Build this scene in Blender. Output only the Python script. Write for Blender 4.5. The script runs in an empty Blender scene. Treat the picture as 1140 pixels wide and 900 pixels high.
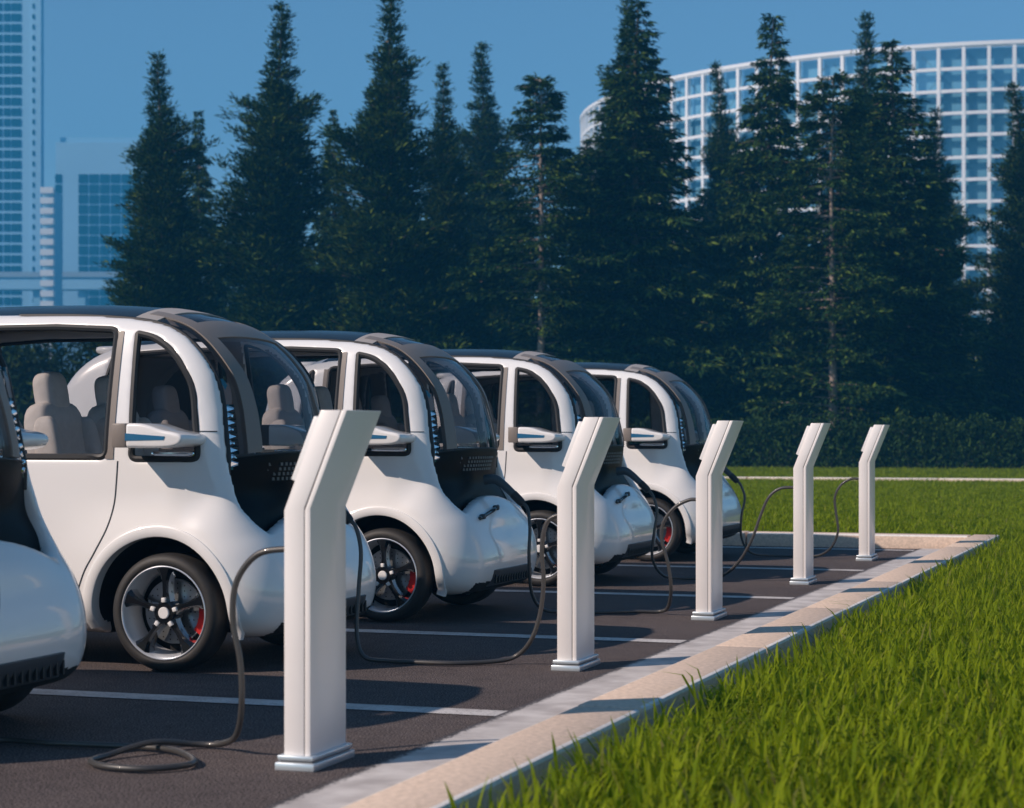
import bpy, bmesh, math, random
import numpy as np
from mathutils import Vector, Matrix
rad = math.radians
scene = bpy.context.scene
C = scene.collection

# ------------------------------------------------------------------ camera
VIEW = math.atan(776 / 2263)                     # the row of posts runs 18.9 degrees right of the lens axis
cam = bpy.data.cameras.new('camera')
cam.sensor_width = 36; cam.lens = 36 * 2263 / 1140
cam.shift_y = 33 / 1140
cam.clip_start = .1; cam.clip_end = 6000
cam.dof.use_dof = True; cam.dof.focus_distance = 13.0; cam.dof.aperture_fstop = 4.0
cam_o = bpy.data.objects.new('camera', cam); C.objects.link(cam_o)
cam_o.location = (0, 0, 1.25); cam_o.rotation_euler = (rad(90), 0, VIEW)
scene.camera = cam_o

# ------------------------------------------------------------------ sky, sun, exposure
SUN_EL = rad(35.3); SUN_DIR = Vector((1, 1, -1))
world = bpy.data.worlds.new('World'); scene.world = world; world.use_nodes = True
wn = world.node_tree; wn.nodes.clear()
wo = wn.nodes.new('ShaderNodeOutputWorld'); wb = wn.nodes.new('ShaderNodeBackground')
sky = wn.nodes.new('ShaderNodeTexSky'); sky.sky_type = 'NISHITA'; sky.sun_disc = False
sky.sun_elevation = SUN_EL; sky.sun_rotation = rad(225)
sky.air_density = 1.0; sky.dust_density = 0.0; sky.ozone_density = 3.0; sky.altitude = 2500
wb.inputs['Strength'].default_value = 0.10
tint = wn.nodes.new('ShaderNodeMix'); tint.data_type = 'RGBA'; tint.blend_type = 'MULTIPLY'; tint.inputs[0].default_value = 1
tint.inputs[7].default_value = (1.10, 1.26, 1.18, 1)          # clear, teal-blue air
wn.links.new(sky.outputs[0], tint.inputs[6]); wn.links.new(tint.outputs[2], wb.inputs[0]); wn.links.new(wb.outputs[0], wo.inputs[0])
sun = bpy.data.lights.new('sun', 'SUN'); sun.energy = 4.6; sun.angle = rad(0.5); sun.color = (1, .83, .71)
sun_o = bpy.data.objects.new('sun', sun); C.objects.link(sun_o)
sun_o.rotation_euler = SUN_DIR.to_track_quat('-Z', 'Y').to_euler(); sun_o.location = (-20, -20, 30)
scene.view_settings.view_transform = 'Standard'; scene.view_settings.look = 'None'
scene.view_settings.exposure = 0.0; scene.view_settings.gamma = 1.0

# ------------------------------------------------------------------ helpers
MATS = {}
def mat(name, col, rough=.5, metal=0., coat=0., spec=.5, emit=None, var=0., scale=30., bump=0., bscale=None, col2=None, detail=6., trans=0.):
    if name in MATS: return MATS[name]
    m = bpy.data.materials.new(name); m.use_nodes = True; MATS[name] = m
    nt = m.node_tree; b = nt.nodes['Principled BSDF']
    b.inputs['Base Color'].default_value = (*col, 1); b.inputs['Roughness'].default_value = rough
    b.inputs['Metallic'].default_value = metal; b.inputs['Coat Weight'].default_value = coat
    b.inputs['Specular IOR Level'].default_value = spec; b.inputs['Coat Roughness'].default_value = .06
    if trans: b.inputs['Transmission Weight'].default_value = trans
    if emit:
        b.inputs['Emission Color'].default_value = (*emit[0], 1); b.inputs['Emission Strength'].default_value = emit[1]
    if var or col2 or bump:
        tc = nt.nodes.new('ShaderNodeTexCoord'); n = nt.nodes.new('ShaderNodeTexNoise')
        n.inputs['Scale'].default_value = scale; n.inputs['Detail'].default_value = detail
        nt.links.new(tc.outputs['Object'], n.inputs['Vector'])
        if var or col2:
            r = nt.nodes.new('ShaderNodeValToRGB')
            r.color_ramp.elements[0].position = .3; r.color_ramp.elements[1].position = .7
            a = col2 if col2 else tuple(c * (1 - var) for c in col)
            r.color_ramp.elements[0].color = (*a, 1)
            r.color_ramp.elements[1].color = (*(col if col2 else tuple(min(1, c * (1 + var)) for c in col)), 1)
            nt.links.new(n.outputs['Fac'], r.inputs[0]); nt.links.new(r.outputs[0], b.inputs['Base Color'])
        if bump:
            n2 = nt.nodes.new('ShaderNodeTexNoise'); n2.inputs['Scale'].default_value = bscale or scale * 3
            n2.inputs['Detail'].default_value = 4
            nt.links.new(tc.outputs['Object'], n2.inputs['Vector'])
            bp = nt.nodes.new('ShaderNodeBump'); bp.inputs['Strength'].default_value = bump
            bp.inputs['Distance'].default_value = .01
            nt.links.new(n2.outputs['Fac'], bp.inputs['Height']); nt.links.new(bp.outputs[0], b.inputs['Normal'])
    return m

class MB:
    """collects vertices and faces, built as one mesh object"""
    def __init__(s): s.v = []; s.f = []; s.m = []
    def add(s, vs, fs, mi=0):
        o = len(s.v); s.v += [tuple(map(float, p)) for p in vs]; s.f += [tuple(int(i) + o for i in q) for q in fs]; s.m += [mi] * len(fs)
        return s
    def box(s, c, d, rot=None, mi=0):
        x, y, z = d[0] / 2, d[1] / 2, d[2] / 2
        vs = [Vector((i * x, j * y, k * z)) for i in (-1, 1) for j in (-1, 1) for k in (-1, 1)]
        if rot: vs = [rot @ q for q in vs]
        vs = [q + Vector(c) for q in vs]
        return s.add(vs, [(0, 1, 3, 2), (4, 6, 7, 5), (0, 4, 5, 1), (2, 3, 7, 6), (0, 2, 6, 4), (1, 5, 7, 3)], mi)
    def prism(s, poly, y0, y1, axis='y', mi=0):
        n = len(poly)
        def P(p, w): return {'y': (p[0], w, p[1]), 'x': (w, p[0], p[1]), 'z': (p[0], p[1], w)}[axis]
        vs = [P(p, y0) for p in poly] + [P(p, y1) for p in poly]
        return s.add(vs, [tuple(range(n)), tuple(range(2 * n - 1, n - 1, -1))] + [(i, i + n, (i + 1) % n + n, (i + 1) % n) for i in range(n)], mi)
    def tube(s, pts, r, seg=8, caps=True, mi=0, closed=False):
        pts = [Vector(p) for p in pts]; n = len(pts)
        rs = r if hasattr(r, '__len__') else [r] * n
        vs = []; up = None
        for i, p in enumerate(pts):
            t = (pts[(i + 1) % n] - pts[i - 1]) if closed else (pts[min(i + 1, n - 1)] - pts[max(i - 1, 0)])
            t.normalize()
            if up is None:
                up = t.orthogonal().normalized()
            up = (up - t * up.dot(t)).normalized(); w = t.cross(up)
            for k in range(seg):
                a = 2 * math.pi * k / seg
                vs.append(p + (up * math.cos(a) + w * math.sin(a)) * rs[i])
        fs = []
        for i in range(n if closed else n - 1):
            j = (i + 1) % n
            for k in range(seg):
                fs.append((i * seg + k, i * seg + (k + 1) % seg, j * seg + (k + 1) % seg, j * seg + k))
        if caps and not closed:
            fs += [tuple(range(seg))[::-1], tuple(range((n - 1) * seg, n * seg))]
        return s.add(vs, fs, mi)
    def lathe(s, prof, seg=48, c=(0, 0, 0), mi=0, a0=0., a1=2 * math.pi):
        """prof: (radius, y) pairs, spun about the y axis"""
        full = abs(a1 - a0 - 2 * math.pi) < 1e-6; n = len(prof); m = seg if full else seg + 1
        vs = []
        for i in range(m):
            a = a0 + (a1 - a0) * i / seg
            vs += [(c[0] + r * math.cos(a), c[1] + y, c[2] + r * math.sin(a)) for r, y in prof]
        fs = []
        for i in range(seg):
            j = (i + 1) % m
            fs += [(i * n + k, i * n + k + 1, j * n + k + 1, j * n + k) for k in range(n - 1)]
        return s.add(vs, fs, mi)
    def sell(s, c, d, e=.4, nu=20, nv=14, rot=None, mi=0):
        """rounded cushion: a superellipsoid of half sizes d"""
        def sp(v, k): return math.copysign(abs(v) ** k, v)
        vs = []
        for i in range(nv + 1):
            ph = -math.pi / 2 + math.pi * i / nv
            for j in range(nu):
                th = 2 * math.pi * j / nu
                q = Vector((d[0] * sp(math.cos(ph), e) * sp(math.cos(th), e), d[1] * sp(math.cos(ph), e) * sp(math.sin(th), e), d[2] * sp(math.sin(ph), e)))
                if rot: q = rot @ q
                vs.append(q + Vector(c))
        fs = [(i * nu + j, i * nu + (j + 1) % nu, (i + 1) * nu + (j + 1) % nu, (i + 1) * nu + j) for i in range(nv) for j in range(nu)]
        return s.add(vs, fs, mi)
    def grid(s, P, mi=0):
        P = np.asarray(P); a, b = P.shape[:2]
        return s.add(P.reshape(-1, 3), [(i * b + j, i * b + j + 1, (i + 1) * b + j + 1, (i + 1) * b + j) for i in range(a - 1) for j in range(b - 1)], mi)
    def mesh(s, name, mats, smooth=False, angle=35, bevel=0., bseg=2, fixn=True):
        me = bpy.data.meshes.new(name); me.from_pydata(s.v, [], s.f)
        for m in (mats if isinstance(mats, (list, tuple)) else [mats]): me.materials.append(m)
        me.polygons.foreach_set('material_index', s.m); me.update()
        if bevel or fixn:
            bm = bmesh.new(); bm.from_mesh(me)
            if fixn: bmesh.ops.recalc_face_normals(bm, faces=bm.faces)
            if bevel:
                es = [e for e in bm.edges if len(e.link_faces) == 2 and e.calc_face_angle(0) > rad(25)]
                bmesh.ops.bevel(bm, geom=es, offset=bevel, segments=bseg, affect='EDGES', profile=.5, clamp_overlap=True)
            bm.to_mesh(me); bm.free()
        if smooth or bevel:
            me.shade_smooth(); me.set_sharp_from_angle(angle=rad(angle))
        return me
    def build(s, name, mats, parent=None, **k):
        return link(name, s.mesh(name, mats, **k), parent)

def link(name, me, parent=None, loc=None):
    o = bpy.data.objects.new(name, me); C.objects.link(o)
    if parent: o.parent = parent
    if loc: o.location = loc
    return o
def tag(o, label=None, cat=None, group=None, kind=None):
    if label: o['label'] = label
    if cat: o['category'] = cat
    if group: o['group'] = group
    if kind: o['kind'] = kind
    return o
def empty(name, loc=(0, 0, 0), rz=0.):
    o = bpy.data.objects.new(name, None); C.objects.link(o)
    o.location = loc; o.rotation_euler = (0, 0, rz); o.empty_display_size = .2
    return o
def copy_tree(o, parent=None):
    c = o.copy(); C.objects.link(c); c.parent = parent
    for ch in [q for q in o.children]: copy_tree(ch, c)
    return c
def spline(pts, n=8, closed=False):
    """Catmull-Rom through pts"""
    P = [np.array(p, float) for p in pts]; out = []; m = len(P)
    for i in range(m if closed else m - 1):
        if closed: p0, p1, p2, p3 = P[i - 1], P[i], P[(i + 1) % m], P[(i + 2) % m]
        else: p0, p1, p2, p3 = P[max(i - 1, 0)], P[i], P[i + 1], P[min(i + 2, m - 1)]
        for k in range(n):
            t = k / n
            out.append(.5 * ((2 * p1) + (-p0 + p2) * t + (2 * p0 - 5 * p1 + 4 * p2 - p3) * t * t + (-p0 + 3 * p1 - 3 * p2 + p3) * t ** 3))
    if not closed: out.append(P[-1])
    return np.array(out)

# ------------------------------------------------------------------ ground, asphalt, kerbs
KX0, KX1, KY = -2.435, -2.15, 22.30              # kerb along the lawn, kerb at the far end of the bays
def ground_material():
    m = mat('lawn_soil', (.05, .075, .02), .9, var=.0)
    nt = m.node_tree; b = nt.nodes['Principled BSDF']
    tc = nt.nodes.new('ShaderNodeTexCoord'); n = nt.nodes.new('ShaderNodeTexNoise'); n.inputs['Scale'].default_value = 1.3; n.inputs['Detail'].default_value = 8
    r = nt.nodes.new('ShaderNodeValToRGB'); r.color_ramp.elements[0].color = (.022, .032, .010, 1); r.color_ramp.elements[1].color = (.05, .085, .018, 1)
    nt.links.new(tc.outputs['Object'], n.inputs['Vector']); nt.links.new(n.outputs['Fac'], r.inputs[0]); nt.links.new(r.outputs[0], b.inputs['Base Color'])
    return m
MB().add([(-3000, -400, -.06), (3000, -400, -.06), (3000, 5000, -.06), (-3000, 5000, -.06)], [(0, 1, 2, 3)]).build('ground', ground_material()).__setitem__('kind', 'structure')

def asphalt_material():
    m = mat('asphalt', (.05, .05, .05), .95, spec=.08); nt = m.node_tree; b = nt.nodes['Principled BSDF']
    tc = nt.nodes.new('ShaderNodeTexCoord')
    def noise(s, d=4):
        n = nt.nodes.new('ShaderNodeTexNoise'); n.inputs['Scale'].default_value = s; n.inputs['Detail'].default_value = d
        nt.links.new(tc.outputs['Object'], n.inputs['Vector']); return n
    big, fine, mid = noise(.9, 6), noise(120, 4), noise(9, 7)
    r = nt.nodes.new('ShaderNodeValToRGB'); r.color_ramp.elements[0].position = .40; r.color_ramp.elements[1].position = .64
    r.color_ramp.elements[0].color = (.026, .022, .022, 1); r.color_ramp.elements[1].color = (.225, .188, .180, 1)
    nt.links.new(fine.outputs['Fac'], r.inputs[0])
    mx = nt.nodes.new('ShaderNodeMix'); mx.data_type = 'RGBA'; mx.blend_type = 'MULTIPLY'; mx.inputs[0].default_value = .75
    r2 = nt.nodes.new('ShaderNodeValToRGB'); r2.color_ramp.elements[0].position = .3; r2.color_ramp.elements[1].position = .7
    r2.color_ramp.elements[0].color = (.55, .55, .57, 1); r2.color_ramp.elements[1].color = (1.15, 1.13, 1.11, 1)
    mm = nt.nodes.new('ShaderNodeMath'); mm.operation = 'ADD'; mm.inputs[1].default_value = 0
    av = nt.nodes.new('ShaderNodeMix'); av.inputs[0].default_value = .5
    nt.links.new(big.outputs['Fac'], av.inputs[2]); nt.links.new(mid.outputs['Fac'], av.inputs[3])
    nt.links.new(av.outputs[0], r2.inputs[0])
    nt.links.new(r.outputs[0], mx.inputs[6]); nt.links.new(r2.outputs[0], mx.inputs[7]); nt.links.new(mx.outputs[2], b.inputs['Base Color'])
    bp = nt.nodes.new('ShaderNodeBump'); bp.inputs['Strength'].default_value = .5; bp.inputs['Distance'].default_value = .006
    nt.links.new(fine.outputs['Fac'], bp.inputs['Height']); nt.links.new(bp.outputs[0], b.inputs['Normal'])
    return m
M_ASPH = asphalt_material()
def worn(name, paint, edge0=None, edge1=None, thr=.36):
    """worn paint or concrete: holes show the asphalt's own colour; edge0..edge1 = ragged fade along x"""
    m = mat(name, paint, .75); nt = m.node_tree; b = nt.nodes['Principled BSDF']
    tc = nt.nodes.new('ShaderNodeTexCoord'); n = nt.nodes.new('ShaderNodeTexNoise'); n.inputs['Scale'].default_value = 60; n.inputs['Detail'].default_value = 9; n.inputs['Roughness'].default_value = .75
    nt.links.new(tc.outputs['Object'], n.inputs['Vector']); fac = n.outputs['Fac']
    if edge0 is not None:
        sx = nt.nodes.new('ShaderNodeSeparateXYZ'); nt.links.new(tc.outputs['Object'], sx.inputs[0])
        mr = nt.nodes.new('ShaderNodeMapRange'); mr.inputs[1].default_value = edge0; mr.inputs[2].default_value = edge1; mr.inputs[3].default_value = -.30; mr.inputs[4].default_value = .12
        nt.links.new(sx.outputs[0], mr.inputs[0]); ad = nt.nodes.new('ShaderNodeMath'); nt.links.new(mr.outputs[0], ad.inputs[0]); nt.links.new(fac, ad.inputs[1]); fac = ad.outputs[0]
    r = nt.nodes.new('ShaderNodeValToRGB'); r.color_ramp.elements[0].position = thr; r.color_ramp.elements[1].position = thr + .14
    r.color_ramp.elements[0].color = (.062, .052, .052, 1); r.color_ramp.elements[1].color = (*paint, 1)
    nt.links.new(fac, r.inputs[0])
    n2 = nt.nodes.new('ShaderNodeTexNoise'); n2.inputs['Scale'].default_value = 5; n2.inputs['Detail'].default_value = 8; nt.links.new(tc.outputs['Object'], n2.inputs['Vector'])
    r2 = nt.nodes.new('ShaderNodeValToRGB'); r2.color_ramp.elements[0].color = (.62, .6, .6, 1); r2.color_ramp.elements[1].color = (1, 1, 1, 1); r2.color_ramp.elements[0].position = .3; r2.color_ramp.elements[1].position = .65
    nt.links.new(n2.outputs['Fac'], r2.inputs[0])
    mx = nt.nodes.new('ShaderNodeMix'); mx.data_type = 'RGBA'; mx.blend_type = 'MULTIPLY'; mx.inputs[0].default_value = 1
    nt.links.new(r.outputs[0], mx.inputs[6]); nt.links.new(r2.outputs[0], mx.inputs[7]); nt.links.new(mx.outputs[2], b.inputs['Base Color'])
    return m
lot = MB().box((-21.2175, 6.15, -.03), (37.565, 32.3, .06)).build('parking_lot', M_ASPH); lot['kind'] = 'structure'
M_LINE = worn('worn_white_paint', (.60, .57, .55), thr=.33)
for y in (5.23, 8.55, 11.86, 15.25, 18.55, 21.92):
    MB().add([(-8.6, y - .09, .004), (-2.96, y - .09, .004), (-2.96, y + .09, .004), (-8.6, y + .09, .004)], [(0, 1, 2, 3)]).build('painted_line', M_LINE, lot)
M_GUT = worn('dusty_concrete', (.64, .60, .57), -2.97, -2.90, thr=.29)
MB().add([(-2.975, -8, .006), (KX0, -8, .006), (KX0, KY - .03, .006), (-2.975, KY - .03, .006)], [(0, 1, 2, 3)]).build('gutter_strip', M_GUT, lot)

M_KERB = mat('kerb_concrete', (.68, .53, .42), .9, spec=.2, var=.16, scale=40, bump=.4, bscale=150, detail=10)
M_ARRIS = mat('kerb_arris', (.80, .76, .72), .8, spec=.2, var=.12, scale=30)
def kerb_stone_mesh(L, w, h, depth):
    me = MB().box((L / 2, 0, (h - depth) / 2), (L - .018, w, h + depth)).mesh('kerb_stone', [M_KERB, M_ARRIS], bevel=.019, bseg=2)
    for p in me.polygons:                                  # the worn, pale long edges
        if abs(p.normal.z) < .97 and abs(p.normal.y) < .97 and abs(p.normal.x) < .3 and p.center.z > h - .06: p.material_index = 1
    return me
kerb = tag(empty('kerb', (KX1, KY, 0)), kind='structure')
sm = kerb_stone_mesh(2.45, KX1 - KX0, .15, .12)
kerb.location = (0, 0, 0)
y = KY + .29
while y > -4:
    o = link('kerb_stone', sm, kerb, ((KX0 + KX1) / 2 + random.Random(y).uniform(-.003, .003), y, random.Random(y + 1).uniform(-.004, .003))); o.rotation_euler = (0, 0, -math.pi / 2); y -= 2.45
x = KX0 - .004
while x > -39:
    o = link('kerb_stone', sm, kerb, (x, KY + .143, random.Random(x).uniform(-.004, .003))); o.rotation_euler = (0, 0, math.pi); x -= 2.45
path_kerb = tag(empty('path_kerb'), kind='structure')
pm = kerb_stone_mesh(4.7, .3, .17, .1)
x = 22.
while x > -52:
    o = link('kerb_stone', pm, path_kerb, (x, 50.0, 0)); o.rotation_euler = (0, 0, math.pi); x -= 4.7
# ------------------------------------------------------------------ the cars
# local frame: x forward, x = 0 at the front axle, y = 0 on the centre line, z = 0 on the asphalt
XC = -1.155
RING = [(.40, .175), (.53, .19), (.615, .25), (.65, .38), (.63, .52), (.57, .65), (.49, .755), (.42, .84), (.362, .93), (.315, 1.06), (.288, 1.2), (.272, 1.3),
        (.260, 1.39), (.228, 1.527), (.170, 1.63), (.082, 1.73), (-.03, 1.808), (-.16, 1.855), (-.365, 1.885), (-.7, 1.905), (-1.155, 1.912)]
def poly_sdf(P, X, Z):
    """signed distance to a closed polygon, negative inside"""
    P = np.asarray(P); d = np.full(X.shape, 1e9); ins = np.zeros(X.shape, bool)
    for (x0, z0), (x1, z1) in zip(P, np.roll(P, -1, 0)):
        ex, ez = x1 - x0, z1 - z0; wx, wz = X - x0, Z - z0
        t = np.clip((wx * ex + wz * ez) / (ex * ex + ez * ez + 1e-12), 0, 1)
        d = np.minimum(d, (wx - ex * t) ** 2 + (wz - ez * t) ** 2)
        if abs(ez) > 1e-12:
            c = ((z0 <= Z) != (z1 <= Z)) & (X < x0 + (Z - z0) / ez * ex); ins ^= c
    return np.where(ins, -1, 1) * np.sqrt(d)
class Table:
    def __init__(s, P, x0, x1, z0, z1, h=.01):
        s.x0, s.z0, s.h = x0, z0, h
        xs = np.arange(x0, x1 + h, h); zs = np.arange(z0, z1 + h, h)
        X, Z = np.meshgrid(xs, zs, indexing='ij'); s.t = poly_sdf(P, X, Z)
    def __call__(s, x, z):
        a = np.clip((x - s.x0) / s.h, 0, s.t.shape[0] - 1.001); b = np.clip((z - s.z0) / s.h, 0, s.t.shape[1] - 1.001)
        i = a.astype(int); j = b.astype(int); a = a - i; b = b - j; t = s.t
        return (t[i, j] * (1 - a) + t[i + 1, j] * a) * (1 - b) + (t[i, j + 1] * (1 - a) + t[i + 1, j + 1] * a) * b
ringc = spline([(x - XC, z) for x, z in RING], 6)
PROFILE = Table(np.vstack([ringc, ringc[::-1][1:] * [-1, 1]]), -.05, 2.15, 0, 2.15)
_z = np.linspace(0, 2.2, 441)
_ys = np.interp(_z, [.1, .2, .3, .5, .8, 1.0, 1.15, 1.3, 1.5, 1.7, 1.9, 2.0], [.70, .75, .775, .785, .775, .765, .755, .738, .705, .665, .61, .58])
_k = np.exp(-np.linspace(-3, 3, 61) ** 2 / 2); _k /= _k.sum()
_ys = np.convolve(np.pad(_ys, 30, mode='edge'), _k, mode='valid')
def ysb(z): return np.interp(z, _z, _ys)
def sst(x, a, b):
    t = np.clip((x - a) / (b - a), 0, 1); return t * t * (3 - 2 * t)
def smax(a, b, k):
    h = np.clip(.5 + .5 * (a - b) / k, 0, 1); return b + (a - b) * h + k * h * (1 - h)
def YS(u, z):
    fend = .045 * (1 - sst(z, .60, .95)) * np.exp(-((u - 1.2) / .55) ** 4)
    waist = .05 * sst(u, 1.15, 1.45) * sst(z, .72, .95) * (1 - sst(z, 1.35, 1.75))
    return ysb(z) + fend - waist - .55 * np.maximum(u - 1.42, 0) ** 2
def YO(u, z): return ysb(z) - .05 * sst(u, 1.15, 1.45) * sst(z, .72, .95) * (1 - sst(z, 1.35, 1.75)) - .075
def FB(x, y, z):
    """the closed outer body"""
    u = np.abs(x - XC); ay = np.abs(y)
    ub = u + .085 * (ay / .8) ** 4 * (1 - sst(z, .7, .95)) - .05 * np.clip(1 - (ay / .55) ** 2, 0, 1) * sst(z, .58, .74) * (1 - sst(z, .86, 1.0))
    k = .20 - .09 * sst(z, .7, 1.0)
    return smax(PROFILE(ub, z), ay - YS(u, z), k)
def rounded(pts, r=.04, n=5):
    out = []; m = len(pts)
    for i in range(m):
        p = np.array(pts[i], float); a = np.array(pts[i - 1], float) - p; b = np.array(pts[(i + 1) % m], float) - p
        la, lb = np.linalg.norm(a), np.linalg.norm(b)
        cosang = np.dot(a, b) / la / lb
        if cosang < -.8: out.append(p); continue
        q = min(r, la * .45, lb * .45); A = p + a / la * q; B = p + b / lb * q
        for k in range(n + 1):
            t = k / n; out.append((1 - t) ** 2 * A + 2 * t * (1 - t) * p + t * t * B)
    return np.array(out)
qcurve = [tuple(p) for p in spline([(.152, 1.20), (.136, 1.30), (.11, 1.476), (.063, 1.575), (-.027, 1.685), (-.139, 1.757), (-.245, 1.785)], 5)]
WIN_Q = rounded([(-.222, 1.115), (.156, 1.115)] + qcurve, .035)
WIN_D = rounded([(-.37, 1.125), (-.37, 1.808), (-.75, 1.828), (-1.56, 1.828), (-1.94, 1.808), (-1.94, 1.125)], .045)
WIN_R = rounded([(-2.088, 1.115), (-2.088, 1.785), (-2.115, 1.765), (-2.15, 1.62), (-2.175, 1.40), (-2.185, 1.115)], .03)
WT = [Table(W, W[:, 0].min() - .12, W[:, 0].max() + .12, 1.0, 1.95) for W in (WIN_Q, WIN_D, WIN_R)]
AX, AZ, AR = -.03, .31, .405
def SHELL(x, y, z):
    u = np.abs(x - XC); ay = np.abs(y); f = FB(x, y, z)
    cav = smax(f + .062, .52 - z, .03)
    arch = np.hypot(u - (AX - XC), z - AZ) - AR
    cav = np.maximum(cav, -np.maximum(arch - .045, .34 - ay))        # closed wheel houses
    s = np.maximum(f, -cav)
    zb = .715 + .110 * (1 - np.clip(ay / .55, 0, 1) ** 2)
    s = smax(s, -smax(ay - YO(u, z) + .15 * (1 - sst(z, .68, .96)) ** 1.5, zb - z, .07), .022)
    for T in WT: s = smax(s, -np.maximum(T(x, z), .42 - ay), .010)
    return smax(s, -np.maximum(arch, .40 - ay), .008)
def surface_nets(fn, lo, hi, h):
    ax = [np.arange(lo[i], hi[i] + h, h) for i in range(3)]
    X, Y, Z = np.meshgrid(*ax, indexing='ij', sparse=False)
    V = fn(X, Y, Z); S = V < 0; n = np.array(V.shape)
    cnt = np.zeros(n - 1, np.int8)
    for a in (0, 1):
        for b in (0, 1):
            for c in (0, 1): cnt += S[a:n[0] - 1 + a, b:n[1] - 1 + b, c:n[2] - 1 + c]
    act = (cnt > 0) & (cnt < 8); idx = np.argwhere(act); num = np.full(n - 1, -1); num[act] = np.arange(len(idx))
    acc = np.zeros((len(idx), 3)); w = np.zeros(len(idx)); corners = [(a, b, c) for a in (0, 1) for b in (0, 1) for c in (0, 1)]
    for p in corners:
        for d in range(3):
            if p[d]: continue
            q = list(p); q[d] = 1
            v0 = V[tuple((idx + p).T)]; v1 = V[tuple((idx + q).T)]; c = (v0 < 0) != (v1 < 0)
            t = np.where(c, v0 / np.where(c, v0 - v1, 1), 0)
            pos = np.array(p, float) + t[:, None] * (np.array(q) - np.array(p)); acc[c] += pos[c]; w[c] += 1
    verts = (idx + acc / w[:, None]) * h + np.array(lo)
    faces = []
    for d in range(3):
        e1, e2 = (d + 1) % 3, (d + 2) % 3
        sl0 = [slice(None)] * 3; sl1 = [slice(None)] * 3; sl0[d] = slice(0, -1); sl1[d] = slice(1, None)
        c = np.argwhere(S[tuple(sl0)] != S[tuple(sl1)])
        c = c[(c[:, e1] > 0) & (c[:, e2] > 0) & (c[:, e1] < n[e1] - 1) & (c[:, e2] < n[e2] - 1)]
        neg = S[tuple(c.T)]
        o1 = np.zeros(3, int); o1[e1] = 1; o2 = np.zeros(3, int); o2[e2] = 1
        q = np.stack([num[tuple((c - o1 - o2).T)], num[tuple((c - o2).T)], num[tuple(c.T)], num[tuple((c - o1).T)]], 1)
        q[~neg] = q[~neg][:, ::-1]; faces.append(q)
    for _ in range(2):                                   # settle every vertex on the surface
        e = 1e-3; f0 = fn(*verts.T)
        g = np.stack([(fn(*(verts + e * np.eye(3)[i]).T) - fn(*(verts - e * np.eye(3)[i]).T)) / (2 * e) for i in range(3)], 1)
        step = f0[:, None] * g / np.maximum((g * g).sum(1), .3)[:, None]
        verts -= np.clip(step, -h * .5, h * .5)
    faces = np.vstack(faces)
    for _ in range(3):                                   # even out stair-steps along cut edges
        acc = np.zeros_like(verts); n_ = np.zeros(len(verts))
        for a, b in ((0, 1), (1, 2), (2, 3), (3, 0)):
            np.add.at(acc, faces[:, a], verts[faces[:, b]]); np.add.at(acc, faces[:, b], verts[faces[:, a]])
            np.add.at(n_, faces[:, a], 1); np.add.at(n_, faces[:, b], 1)
        verts = verts * .45 + .55 * acc / np.maximum(n_, 1)[:, None]
    return verts, faces

def paint_material():
    m = mat('white_car_paint', (.80, .785, .775), .30, coat=.9)
    return m
M_PAINT = paint_material()
M_BLACK = mat('black_gloss', (.006, .007, .009), .16, coat=.4)
M_RUBBER = mat('black_rubber', (.012, .012, .013), .55)
M_TYRE = mat('tyre_rubber', (.022, .020, .019), .62, var=.15, scale=40)
M_WELL = mat('wheel_well_black', (.008, .008, .009), .9)
M_CABIN = mat('cabin_trim', (.26, .24, .23), .7, var=.08, scale=12)
M_SEAT = mat('seat_fabric', (.74, .69, .65), .8, var=.06, scale=25, bump=.15, bscale=300)
M_TAUPE = mat('taupe_frame', (.22, .19, .17), .42, spec=.3)
M_CHROME = mat('chrome', (.72, .75, .78), .12, metal=1)
M_RIM = mat('rim_silver', (.72, .75, .80), .30, metal=.45)
M_STEEL = mat('brake_steel', (.42, .45, .48), .35, metal=1)
M_DGREY = mat('dark_grey_plastic', (.045, .05, .058), .45)
M_BLUE = mat('blue_stripe', (.02, .13, .26), .3, coat=.3)
M_RED = mat('red_caliper', (.42, .010, .008), .45)
M_LAMPRED = mat('red_lamp_glass', (.42, .008, .01), .2, coat=.6)
M_AMBER = mat('amber_lamp', (.16, .06, .02), .3, coat=.5)
M_TEAL = mat('teal_lamp_housing', (.03, .12, .15), .15, metal=.6)
M_YELL = mat('yellow_reflector', (.55, .45, .03), .4)
M_WHITEP = mat('white_plastic', (.75, .74, .73), .4)
M_ROOF = mat('tinted_roof_glass', (.012, .012, .013), .22, spec=.22)
def glass_material(name, tint):
    m = bpy.data.materials.new(name); m.use_nodes = True; nt = m.node_tree; nt.nodes.clear(); MATS[name] = m
    o = nt.nodes.new('ShaderNodeOutputMaterial'); t = nt.nodes.new('ShaderNodeBsdfTransparent'); g = nt.nodes.new('ShaderNodeBsdfGlossy')
    t.inputs[0].default_value = (*tint, 1); g.inputs['Roughness'].default_value = .02; g.inputs[0].default_value = (.95, .97, 1, 1)
    fr = nt.nodes.new('ShaderNodeFresnel'); fr.inputs[0].default_value = 1.18; mx = nt.nodes.new('ShaderNodeMixShader')
    nt.links.new(fr.outputs[0], mx.inputs[0]); nt.links.new(t.outputs[0], mx.inputs[1]); nt.links.new(g.outputs[0], mx.inputs[2]); nt.links.new(mx.outputs[0], o.inputs[0])
    return m
M_GLASS = glass_material('tinted_glass', (.72, .72, .73)); M_SCREEN = glass_material('windscreen_glass', (.82, .82, .83))

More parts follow.
